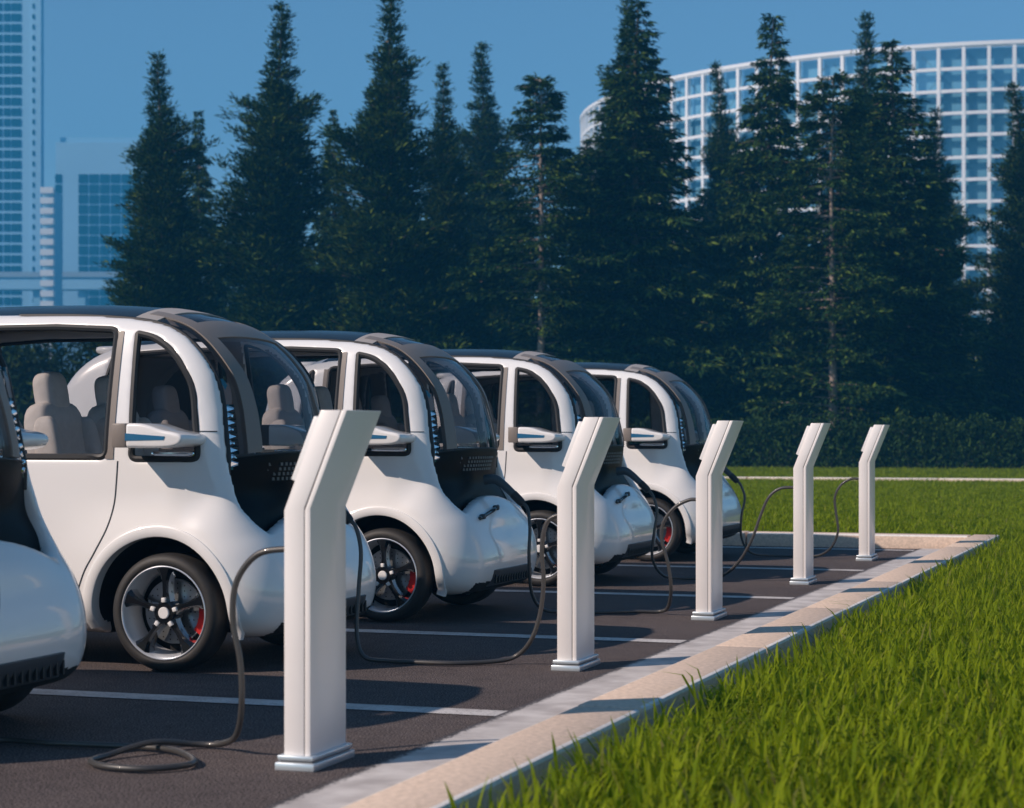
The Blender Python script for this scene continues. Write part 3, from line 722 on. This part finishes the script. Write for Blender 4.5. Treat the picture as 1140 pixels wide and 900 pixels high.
def tree_meshes(kind, H, R, seed, nleaf=13000):
    """trunk with limbs, and a crown of leaves carried by the limbs"""
    rg = np.random.default_rng(seed)
    tr = MB(); nb = 14
    bend = rg.normal(0, .012 * H, (2,)); tz = np.linspace(-.3, H * .985, nb)
    tx = bend[0] * np.sin(tz / H * 2.6) + rg.normal(0, .015, nb); ty = bend[1] * np.sin(tz / H * 3.1) + rg.normal(0, .015, nb)
    r0 = .012 * H
    tr.tube(np.stack([tx, ty, tz], 1), [max(r0 * (1 - .93 * t / H), .012) for t in np.maximum(tz, 0)], 8)
    def axis(z): return np.stack([np.interp(z, tz, tx), np.interp(z, tz, ty)], -1)
    if kind == 'columnar':
        # a ragged column: clumps of limbs, a thin tiered spire
        zs = np.arange(.04 * H, .84 * H, .0125 * H); zs = np.concatenate([zs, np.arange(.845 * H, H, .021 * H)]); tt = zs / H
        env = np.interp(tt, [0, .10, .3, .5, .62, .74, .82, .86, .93, 1], [.85, 1, .97, .86, .76, .62, .38, .15, .12, .05])
        wob = np.ones(len(tt)); per = np.where(tt < .84, 12, 12)
        lump = [(rg.uniform(.08, .82), rg.uniform(0, 6.283), rg.uniform(.025, .06), rg.uniform(.45, .9), rg.uniform(.35, .95)) for _ in range(34)]
    elif kind == 'fir':
        zs = np.arange(.05 * H, H, .019 * H); tt = zs / H
        env = np.interp(tt, [0, .08, .3, .6, .85, 1], [.80, 1, .84, .52, .21, .05]); wob = 1 + .10 * np.sin(tt * 40); per = np.where(tt < .85, 9, 7)
    else:   # 'open': leafy sprays on a slim tree whose trunk shows
        zs = np.arange(.05 * H, H, .019 * H); tt = zs / H
        env = np.interp(tt, [0, .1, .35, .6, .8, .92, 1], [.9, 1, .95, .78, .55, .34, .1]); wob = 1 + .28 * np.sin(tt * rg.uniform(22, 30) + rg.uniform(0, 6)); per = np.full(len(tt), 6)
    BP, BD, BL, BS = [], [], [], []
    for z, e, w, p, t in zip(zs, env, wob, per, tt):
        for k in range(p):
            az = rg.uniform(0, 2 * math.pi)
            if kind == 'open' and t < .86:                      # the front (towards -y) stays open so that the trunk shows
                if abs((az - 1.5 * math.pi + math.pi) % (2 * math.pi) - math.pi) < .58: continue
            L = R * e * w * rg.uniform(.55, 1.12)
            if kind == 'columnar' and t < .84:
                q = .42
                for lt, la, sz, sa_, am in lump:
                    da = (az - la + math.pi) % (2 * math.pi) - math.pi
                    q = max(q, .42 + am * math.exp(-((t - lt) / sz) ** 2 - (da / sa_) ** 2))
                L *= q * 1.08
            if kind == 'columnar': up = rg.uniform(-.05, .75) if t < .84 else rg.uniform(.2, .7)
            elif kind == 'fir': up = rg.uniform(-.18, .22) + .5 * max(0, t - .7)
            else: up = rg.uniform(-.1, .30) + .8 * max(0, t - .8)
            a = axis(np.array(z)); d = np.array([math.cos(az), math.sin(az), up]); d /= np.linalg.norm(d)
            BP.append([a[0], a[1], z]); BD.append(d); BL.append(max(L, .12)); BS.append(t)
    BP, BD, BL, BS = map(np.array, (BP, BD, BL, BS))
    sag = {'columnar': .02, 'fir': -.16, 'open': -.12}[kind]
    for p, d, L in zip(BP, BD, BL):
        if L > .35: tr.tube([p, p + d * L * .5 + [0, 0, sag * L * .25], p + d * L * .92 + [0, 0, sag * L * .85]], [r0 * .16 + .006, r0 * .10 + .004, .004], 3, caps=False)
    # leaves
    wgt = BL ** 1.25 + .12; pick = rg.choice(len(BP), nleaf, p=wgt / wgt.sum())
    s = rg.beta(1.7, 1.0, nleaf) if kind != 'open' else rg.beta(2.0, 1.0, nleaf)
    p, d, L = BP[pick], BD[pick], BL[pick]
    side = unit(np.cross(d, np.tile([0, 0, 1.], (nleaf, 1))))
    wid = {'columnar': .30, 'fir': .24, 'open': .26}[kind]
    lat = rg.normal(0, 1, nleaf) * np.minimum(wid * L, .5) * (1.05 - s * .75)
    lat = np.round(lat / .12) * .12 * .65 + lat * .35                      # bunched into sprays
    pos = p + d * (s * L)[:, None] + side * lat[:, None] + rg.normal(0, .05 if kind != 'columnar' else .085, (nleaf, 3))
    pos[:, 2] += sag * L * s * s - np.abs(lat) * (.25 if kind != 'columnar' else -.15)
    dirs = unit(d * rg.uniform(.4, 1.0, (nleaf, 1)) + side * (np.sign(lat) * rg.uniform(.1, 1.0, nleaf))[:, None] + rg.normal(0, .33, (nleaf, 3)) + np.array([0, 0, {'columnar': .45, 'fir': -.28, 'open': -.15}[kind]]))
    if kind == 'columnar': ln, wd = rg.uniform(.16, .34, nleaf), rg.uniform(.045, .085, nleaf)
    elif kind == 'fir': ln, wd = rg.uniform(.24, .46, nleaf), rg.uniform(.075, .125, nleaf)
    else: ln, wd = rg.uniform(.18, .34, nleaf), rg.uniform(.06, .11, nleaf)
    fade = np.clip(1.15 - BS[pick] * .45, .5, 1); ln = ln * fade; wd = wd * fade
    nrm = unit(np.array([0, 0, 1.]) + rg.normal(0, .55, (nleaf, 3)))
    crown = leaf_mesh(pos, dirs, nrm, ln, wd, 'crown', M_LEAF if kind == 'columnar' else M_LEAF2)
    trunk = tr.mesh('trunk', M_BARK2 if kind == 'open' else M_BARK, smooth=True, angle=80, fixn=False)
    return trunk, crown
VAR = {}
for kind, H, R, seeds, n in (('columnar', 17, 2.3, (3, 11, 23), 60000), ('fir', 17, 3.6, (5, 17), 44000), ('open', 14, 2.5, (7, 29), 48000)):
    VAR[kind] = [(H, R) + tree_meshes(kind, H, R, sd, n) for sd in seeds]
def tree(kind, var, x, y, h, r, rz, lab, name):
    H, R, t, c = VAR[kind][var]
    o = empty(name, (x, y, -.06), rz); o.scale = (r / R, r / R, h / H)
    link('trunk', t, o); link('crown', c, o)
    tag(o, lab, 'tree', 'trees behind the hedge')
def tree_at(px, top, half, y, kind, var, rz, lab, name):
    """px, top, half: bearing, height and half width as angles seen from the lot (in 1/2263 rad)"""
    t = (px - 570) / 2263; ca, sa = math.cos(VIEW), math.sin(VIEW)
    half *= {'columnar': 1.28, 'fir': 1.12, 'open': 1.15}[kind]
    d = y / (ca + t * sa); tree(kind, var, d * (t * ca - sa), y, 1.25 + (483 - top) / 2263 * d, half / 2263 * d, rz, lab, name)
TREES = [
    (168, 60, 60, 71, 'columnar', 0, .4, 'leftmost ragged columnar conifer, in front of the pale office block', 'columnar_conifer'),
    (222, 118, 46, 80, 'fir', 0, 1.0, 'small pointed fir just right of the leftmost conifer', 'fir_tree'),
    (315, 6, 72, 72, 'columnar', 1, 2.2, 'tall columnar conifer with thin tiered spire, second from left', 'columnar_conifer'),
    (369, 116, 50, 82, 'fir', 1, .2, 'short pointed fir between the two tall columnar conifers', 'fir_tree'),
    (437, -14, 74, 72, 'columnar', 2, 4.0, 'tall columnar conifer whose top leaves the upper picture edge', 'columnar_conifer'),
    (498, 72, 48, 79, 'columnar', 0, 3.0, 'narrow columnar conifer left of the two hazy spires', 'columnar_conifer'),
    (535, 50, 58, 92, 'columnar', 1, 5.2, 'hazier columnar conifer with slim spire behind its neighbour', 'columnar_conifer'),
    (602, 80, 78, 70, 'open', 0, -.30, 'leafy tree with pale bare trunk above the third car', 'leafy_tree'),
    (650, 150, 60, 84, 'fir', 0, 2.6, 'dark fir at the left edge of the curved white building', 'fir_tree'),
    (699, -2, 60, 88, 'columnar', 2, 1.4, 'conifer spire standing directly behind the broadest fir', 'columnar_conifer'),
    (715, -6, 122, 74, 'fir', 1, 3.4, 'broadest dark fir, its tip touching the upper picture edge', 'fir_tree'),
    (798, 70, 42, 90, 'columnar', 0, 2.0, 'slim hazy conifer between two big firs, before the white grid', 'columnar_conifer'),
    (860, 8, 100, 75, 'fir', 0, 4.4, 'pointed dark fir in the middle of the white grid building', 'fir_tree'),
    (928, 78, 76, 70, 'open', 1, -.35, 'leafy tree with bare trunk behind the two farthest posts', 'leafy_tree'),
    (965, 16, 52, 92, 'columnar', 1, .9, 'thin hazy conifer spire left of the rightmost fir', 'columnar_conifer'),
    (988, 38, 122, 76, 'fir', 1, .6, 'rightmost big dark fir against the white grid building', 'fir_tree'),
    (1040, 122, 46, 95, 'columnar', 2, 5.0, 'low hazy conifer at the right flank of the rightmost fir', 'columnar_conifer'),
    (1128, 92, 56, 84, 'columnar', 0, 1.7, 'columnar conifer at the right picture edge', 'columnar_conifer'),
    (262, 235, 70, 96, 'fir', 0, 3.3, 'low dark fir filling the gap left of the tall spire', 'fir_tree'),
    (405, 225, 80, 97, 'fir', 1, 1.9, 'low dark fir behind the gap between two columnar conifers', 'fir_tree'),
    (560, 215, 90, 98, 'fir', 0, 5.5, 'low dark fir behind the leafy tree with pale trunk', 'fir_tree'),
    (790, 205, 95, 98, 'fir', 1, 2.4, 'low dark fir filling the gap between two big firs', 'fir_tree'),
]
for t in TREES: tree_at(*t)

# dark wood behind the trees, one mass
rg = np.random.default_rng(4); n = 90000
wx = rg.uniform(-75, 22, n); wh = 6.6 + 1.5 * np.sin(wx * .31) + 1.2 * np.sin(wx * .83 + 2) + .8 * np.sin(wx * 2.1); wz = rg.beta(1.3, 1.1, n) * wh
P = np.stack([wx, rg.uniform(104, 113, n), wz], 1)
wood = link('far_wood', leaf_mesh(P, unit(rg.normal(0, 1, (n, 3))), unit(rg.normal(0, 1, (n, 3))), rg.uniform(.4, .8, n), rg.uniform(.16, .3, n), 'far_wood', M_LEAF2))
tag(wood, 'dark mass of undergrowth and wood behind the trees', 'wood', kind='stuff')

# hedge: stems and leaves through a long clipped volume
rg = np.random.default_rng(2); n = 46000
hx = rg.uniform(-48, 14, n); hz = rg.beta(1.25, 1.0, n)
top = 1.72 + .16 * np.sin(hx * 1.9) * np.sin(hx * .53 + 1) + .12 * np.sin(hx * 5.1) + rg.normal(0, .07, n)
hy = 68.3 + rg.choice([-1, 1], n, p=[.75, .25]) * (rg.beta(2.4, 1, n)) * (.62 + .10 * np.sin(hx * 2.7 + hz * 3)) 
P = np.stack([hx, hy, hz * top], 1)
D = unit(np.stack([rg.normal(0, .6, n), rg.normal(-.25, .5, n), rg.uniform(.1, 1.1, n)], 1))
hedge = empty('hedge', (0, 68.3, -.06)); P[:, 1] -= 68.3
tag(hedge, 'clipped dark green hedge running below the trees', 'hedge')
link('foliage', leaf_mesh(P, D, unit(rg.normal(0, 1, (n, 3))), rg.uniform(.12, .26, n), rg.uniform(.05, .10, n), 'foliage', M_LEAF3), hedge)
st = MB()
for x in np.arange(-48, 14, .45): st.tube([(x, 0, 0), (x + rg.normal(0, .1), rg.normal(0, .1), .8), (x + rg.normal(0, .2), rg.normal(0, .2), 1.45)], [.025, .018, .008], 4)
so = st.build('stems', M_BARK, hedge, fixn=False); so['kind'] = 'stuff'
core = MB().box((-17, .05, .72), (62, .62, 1.44)).build('inner_twigs', mat('hedge_inside', (.010, .020, .008), .95), hedge)
# ------------------------------------------------------------------ grass
def grass_material():
    m = bpy.data.materials.new('grass_blade'); m.use_nodes = True; nt = m.node_tree; b = nt.nodes['Principled BSDF']; MATS['grass_blade'] = m
    g = nt.nodes.new('ShaderNodeNewGeometry'); r = nt.nodes.new('ShaderNodeValToRGB')
    r.color_ramp.elements[0].color = (.16, .235, .006, 1); r.color_ramp.elements[1].color = (.42, .43, .035, 1); e = r.color_ramp.elements.new(.93); e.color = (.29, .355, .010, 1); e2 = r.color_ramp.elements.new(.985); e2.color = (.22, .22, .06, 1)
    oi = nt.nodes.new('ShaderNodeObjectInfo'); ad = nt.nodes.new('ShaderNodeMath'); fr = nt.nodes.new('ShaderNodeMath'); fr.operation = 'FRACT'
    nt.links.new(g.outputs['Random Per Island'], ad.inputs[0]); nt.links.new(oi.outputs['Random'], ad.inputs[1]); nt.links.new(ad.outputs[0], fr.inputs[0])
    nt.links.new(fr.outputs[0], r.inputs[0]); nt.links.new(r.outputs[0], b.inputs['Base Color'])
    b.inputs['Roughness'].default_value = .65; b.inputs['Specular IOR Level'].default_value = .12
    t = nt.nodes.new('ShaderNodeBsdfTranslucent'); nt.links.new(r.outputs[0], t.inputs[0]); mx = nt.nodes.new('ShaderNodeMixShader'); mx.inputs[0].default_value = .5
    nt.links.new(b.outputs[0], mx.inputs[1]); nt.links.new(t.outputs[0], mx.inputs[2]); nt.links.new(mx.outputs[0], nt.nodes['Material Output'].inputs[0])
    return m
M_GRASS = grass_material()
def tuft(seed, n, spread, h0, h1, w0, w1):
    rg = random.Random(seed); m = MB()
    for _ in range(n):
        a = rg.uniform(0, 6.283); r = spread * math.sqrt(rg.random()); h = rg.uniform(h0, h1); w = rg.uniform(w0, w1)
        az = rg.uniform(0, 6.283); lean = rg.uniform(.05, .55) * h; curl = rg.uniform(.2, .7) * h if rg.random() < .35 else rg.uniform(0, .12) * h
        d = Vector((math.cos(az), math.sin(az), 0)); s = Vector((-d.y, d.x, 0)) * w
        b = Vector((r * math.cos(a), r * math.sin(a), 0))
        p1 = b + d * lean * .25 + Vector((0, 0, h * .45)); p2 = b + d * (lean * .75 + curl * .3) + Vector((0, 0, h * .85)); p3 = b + d * (lean + curl) + Vector((0, 0, h * (1.02 - .34 * curl / h)))
        m.add([b - s * .7, b + s * .7, p1 - s, p1 + s, p2 - s * .6, p2 + s * .6, p3], [(0, 1, 3, 2), (2, 3, 5, 4), (4, 5, 6)])
    me = m.mesh('grass_tuft', M_GRASS, fixn=False)
    return bpy.data.objects.new('grass_tuft', me)
def scatter(name, P, tufts, s0, s1, lab):
    me = bpy.data.meshes.new(name); me.from_pydata([tuple(p) for p in P], [], [])
    o = link(name, me); tag(o, lab, 'grass', kind='stuff')
    ng = bpy.data.node_groups.new(name, 'GeometryNodeTree')
    ng.interface.new_socket('Geometry', in_out='INPUT', socket_type='NodeSocketGeometry'); ng.interface.new_socket('Geometry', in_out='OUTPUT', socket_type='NodeSocketGeometry')
    N, K = ng.nodes, ng.links
    gi = N.new('NodeGroupInput'); go = N.new('NodeGroupOutput'); jn = N.new('GeometryNodeJoinGeometry')
    for i, t in enumerate(tufts):
        ip = N.new('GeometryNodeInstanceOnPoints'); ob = N.new('GeometryNodeObjectInfo'); ob.inputs['Object'].default_value = t
        rr = N.new('FunctionNodeRandomValue'); rr.data_type = 'FLOAT_VECTOR'; rr.inputs[0].default_value = (-.12, -.12, 0); rr.inputs[1].default_value = (.12, .12, 6.283); rr.inputs['Seed'].default_value = i
        rs = N.new('FunctionNodeRandomValue'); rs.data_type = 'FLOAT'; rs.inputs[2].default_value = s0; rs.inputs[3].default_value = s1; rs.inputs['Seed'].default_value = i + 9
        ri = N.new('FunctionNodeRandomValue'); ri.data_type = 'INT'; ri.inputs[4].default_value = 0; ri.inputs[5].default_value = len(tufts) - 1; ri.inputs['Seed'].default_value = 77
        cp = N.new('FunctionNodeCompare'); cp.data_type = 'INT'; cp.operation = 'EQUAL'; cp.inputs[3].default_value = i
        K.new(ri.outputs[2], cp.inputs[2]); K.new(cp.outputs[0], ip.inputs['Selection'])
        K.new(gi.outputs[0], ip.inputs['Points']); K.new(ob.outputs['Geometry'], ip.inputs['Instance']); K.new(rr.outputs[0], ip.inputs['Rotation']); K.new(rs.outputs[1], ip.inputs['Scale'])
        K.new(ip.outputs[0], jn.inputs[0])
    K.new(jn.outputs[0], go.inputs[0])
    md = o.modifiers.new('scatter', 'NODES'); md.node_group = ng
    return o
rg = np.random.default_rng(8)
near = [tuft(s, 11, .075, .08, .25, .0038, .0088) for s in range(8)]
far = [tuft(40 + s, 26, .17, .10, .20, .006, .011) for s in range(5)]
def pts(n, x0, x1, y0, y1):
    return np.stack([rg.uniform(x0, x1, n), rg.uniform(y0, y1, n), np.full(n, -.062)], 1)
A = pts(27000, KX1 + .17, 1.2, 3.2, 24); keep = rg.random(len(A)) < np.clip(1.25 - (A[:, 0] + 2.1) * .18, .35, 1); A = A[keep]
B_ = pts(9000, 1.2, 7, 2, 24)
scatter('near_lawn_grass', np.vstack([A, B_]), near, .6, 1.4, 'long green grass growing right up to the kerb in front')
F = np.vstack([pts(52000, -16, 4.5, KY + .36, 49.7), pts(15000, -44, -16, KY + 1, 49.7), pts(5000, 4.5, 16, 24, 49.7)])
scatter('far_lawn_grass', F, far, .8, 1.25, 'green lawn between the far kerb and the path kerb')
scatter('verge_grass', pts(26000, -46, 14, 50.25, 67.7), far, .8, 1.35, 'strip of grass between the path kerb and the hedge')
# ------------------------------------------------------------------ far buildings
M_CONC = mat('haze_blue_facade', (.32, .58, .78), .8, var=.04, scale=.05)  # wall colour carries the blue of distance haze, painted in
M_CONC2 = mat('haze_blue_side', (.27, .52, .70), .8)  # same haze blue mixed into the base colour, slightly deeper
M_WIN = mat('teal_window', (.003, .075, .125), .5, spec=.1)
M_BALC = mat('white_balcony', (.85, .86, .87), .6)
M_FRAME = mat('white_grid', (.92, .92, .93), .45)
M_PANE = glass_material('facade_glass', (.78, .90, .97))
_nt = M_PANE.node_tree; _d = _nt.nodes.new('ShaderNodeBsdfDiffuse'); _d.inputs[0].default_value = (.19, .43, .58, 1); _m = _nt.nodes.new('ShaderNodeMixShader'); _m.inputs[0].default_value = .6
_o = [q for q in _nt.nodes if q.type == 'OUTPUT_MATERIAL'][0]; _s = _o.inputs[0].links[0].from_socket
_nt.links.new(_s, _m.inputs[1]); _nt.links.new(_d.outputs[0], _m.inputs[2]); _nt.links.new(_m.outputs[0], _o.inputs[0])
def at(px, d): 
    t = (px - 570) / 2263; ca, sa = math.cos(VIEW), math.sin(VIEW)
    return (d * (t * ca - sa), d * (ca + t * sa))
D1 = 640.; U = D1 / 2263                     # metres per unit of bearing at the towers
def slab_building(px0, px1, top, depth, lab, name):
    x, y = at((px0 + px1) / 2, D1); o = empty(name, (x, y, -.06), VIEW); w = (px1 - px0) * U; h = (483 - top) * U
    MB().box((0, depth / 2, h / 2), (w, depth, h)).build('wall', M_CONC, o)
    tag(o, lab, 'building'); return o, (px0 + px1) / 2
WM = {}
def window(o, c, xa, xb, ya, yb, m=None):
    """a window pane in a shallow frame; pixel-like bearings as local metres"""
    w, h = (xb - xa) * U, (yb - ya) * U; key = (round(w, 2), round(h, 2))
    if key not in WM:
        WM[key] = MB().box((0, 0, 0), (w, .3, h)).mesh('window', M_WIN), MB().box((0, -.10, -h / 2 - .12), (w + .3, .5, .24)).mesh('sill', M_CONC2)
    p = (((xa + xb) / 2 - c) * U, -.05, (483 - (ya + yb) / 2) * U + 1.25)
    q = link('window', WM[key][0], o, p); return q
T1, c1 = slab_building(-40, 36, -60, 9, 'tall pale tower with rows of teal windows at the left edge', 'office_tower')
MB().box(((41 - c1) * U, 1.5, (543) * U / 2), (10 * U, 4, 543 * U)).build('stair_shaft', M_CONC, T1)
y = -55.
while y < 470:
    for xa, xb in ((-32, -22), (-19, -10), (-7, 2.5), (4.5, 11.5), (13, 23.5)): window(T1, c1, xa, xb, y, y + 8.3)
    q = window(T1, c1, 36.6, 38.6, y + 1, y + 6); q.location.y = -.55
    y += 11.7
T2, c2 = slab_building(62, 172, 154, 30, 'low pale office block with a wide teal window grid behind the leftmost conifer', 'office_block')
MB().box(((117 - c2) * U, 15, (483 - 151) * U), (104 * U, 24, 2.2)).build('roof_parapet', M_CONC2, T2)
for i in range(26):
    y = 194 + 11.4 * i
    if y > 470: break
    window(T2, c2, 61.5, 68.5, y, y + 9.5)
    for k in range(7): window(T2, c2, 87.5 + 12 * k, 97.8 + 12 * k, y, y + 9.8)
V = (D1 - 70) / 2263
T3 = empty('balcony_stack', (*at(53, D1 - 70), -.06), VIEW); tag(T3, 'bright white stack of balconies between the tower and the office block', 'building')
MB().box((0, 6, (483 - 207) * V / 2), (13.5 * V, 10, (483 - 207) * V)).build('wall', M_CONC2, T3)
bm_ = MB().box((0, 0, 0), (14.5 * V, 2.4, 1.6)).mesh('balcony', M_BALC)
for i in range(23): link('balcony', bm_, T3, (0, 0, (483 - 212 - 11.5 * i) * V + 1.25))
W1 = empty('skywalk', (*at(40, D1 - 25), -.06), VIEW); tag(W1, 'long pale elevated walkway crossing in front of the towers', 'bridge')
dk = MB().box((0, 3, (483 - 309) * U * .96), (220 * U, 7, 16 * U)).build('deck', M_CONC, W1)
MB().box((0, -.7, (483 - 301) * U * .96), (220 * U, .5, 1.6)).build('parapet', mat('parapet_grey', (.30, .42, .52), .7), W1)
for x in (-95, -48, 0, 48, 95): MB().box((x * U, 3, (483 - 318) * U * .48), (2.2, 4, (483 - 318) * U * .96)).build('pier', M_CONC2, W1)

# round building with a white grid facade
D2 = 396.; R2 = 79.; cxy = at(1100, D2)
rb = empty('round_grid_building', (*cxy, -.06), VIEW); tag(rb, 'large round building with a white grid facade behind the firs on the right', 'building')
NC = 128; PITCH = 2 * math.pi / NC; ROW = 3.5; TOP = 62.6; NR = 17
cm = MB().box((0, 0, TOP / 2), (.55, .75, TOP)).mesh('grid_column', M_FRAME)
a_c = -math.pi / 2
cols = [a_c + PITCH * (k + .35) for k in range(-34, 25)]
for a in cols:
    o = link('grid_column', cm, rb, (R2 * math.cos(a), R2 * math.sin(a), 0)); o.rotation_euler = (0, 0, a + math.pi / 2)
def arc(r0, r1, z0, z1, a0, a1, n):
    m = MB(); rows = []
    for k in range(n + 1):
        a = a0 + (a1 - a0) * k / n; c, s = math.cos(a), math.sin(a)
        rows.append([(r0 * c, r0 * s, z0), (r1 * c, r1 * s, z0), (r1 * c, r1 * s, z1), (r0 * c, r0 * s, z1), (r0 * c, r0 * s, z0)])
    return m.grid(rows)
beam = arc(R2 - .3, R2 + .3, -.25, .25, cols[0], cols[-1], 104).mesh('grid_beam', M_FRAME)
for k in range(NR + 1):
    link('grid_beam', beam, rb, (0, 0, TOP - .3 - ROW * k))
arc(R2 - .45, R2 + .5, TOP - .28, TOP + .32, cols[0] - .01, cols[-1] + .01, 104).build('coping', M_FRAME, rb)
pane = arc(R2 - 1.25, R2 - 1.2, -ROW / 2 + .2, ROW / 2 - .2, -math.pi / 2 - PITCH * .47, -math.pi / 2 + PITCH * .47, 1).mesh('pane', M_PANE)
cand = []
for i in range(len(cols) - 1):
    for k in range(0, NR):
        a = (cols[i] + cols[i + 1]) / 2; ang = a - a_c
        cand.append((abs(ang) * 60 + k * 1.2 if ang > -.35 else (40 + k * 6), a, k))
cand.sort()
rest = MB()
for j, (_, a, k) in enumerate(cand):
    z = TOP - .3 - ROW * (k + .5)
    if j < 300:
        o = link('pane', pane, rb, (0, 0, z)); o.rotation_euler = (0, 0, a + math.pi / 2)
    else:
        c, s = [(R2 - 1.2) * math.cos(a + q * PITCH * .47) for q in (-1, 1)], [(R2 - 1.2) * math.sin(a + q * PITCH * .47) for q in (-1, 1)]
        rest.add([(c[0], s[0], z - 1.55), (c[1], s[1], z - 1.55), (c[1], s[1], z + 1.55), (c[0], s[0], z + 1.55)], [(0, 1, 2, 3)])
rest.build('far_panes', M_PANE, rb, fixn=False)['kind'] = 'stuff'
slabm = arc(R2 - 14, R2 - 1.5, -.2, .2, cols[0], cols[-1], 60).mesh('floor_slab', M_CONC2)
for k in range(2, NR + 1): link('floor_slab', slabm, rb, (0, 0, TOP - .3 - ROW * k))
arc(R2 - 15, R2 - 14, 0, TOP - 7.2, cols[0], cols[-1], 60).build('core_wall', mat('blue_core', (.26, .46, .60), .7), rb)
dg = MB().box((0, 0, 0), (.18, .18, 9.2)).mesh('roof_brace', M_DGREY)
for i in range(0, len(cols) - 2, 2):
    for sgn in (-1, 1):
        a = cols[i + 1]; o = link('roof_brace', dg, rb, ((R2 - 4) * math.cos(a), (R2 - 4) * math.sin(a), TOP - 4.2)); o.rotation_euler = (0, sgn * .75, a + math.pi / 2)
# ------------------------------------------------------------------ haze in the air
hz = MB().box((-150, 420, 74), (1500, 920, 150.2)).build('haze', bpy.data.materials.new('haze_air')); hz['kind'] = 'stuff'; tag(hz, 'thin blue haze filling the air', 'haze')
hm_ = hz.data.materials[0]; hm_.use_nodes = True; hm_.node_tree.nodes.clear()
ho = hm_.node_tree.nodes.new('ShaderNodeOutputMaterial'); hv = hm_.node_tree.nodes.new('ShaderNodeVolumePrincipled')
hv.inputs['Color'].default_value = (.07, .50, 1, 1); hv.inputs['Density'].default_value = .0010; hv.inputs['Anisotropy'].default_value = 0
hm_.node_tree.links.new(hv.outputs[0], ho.inputs['Volume'])
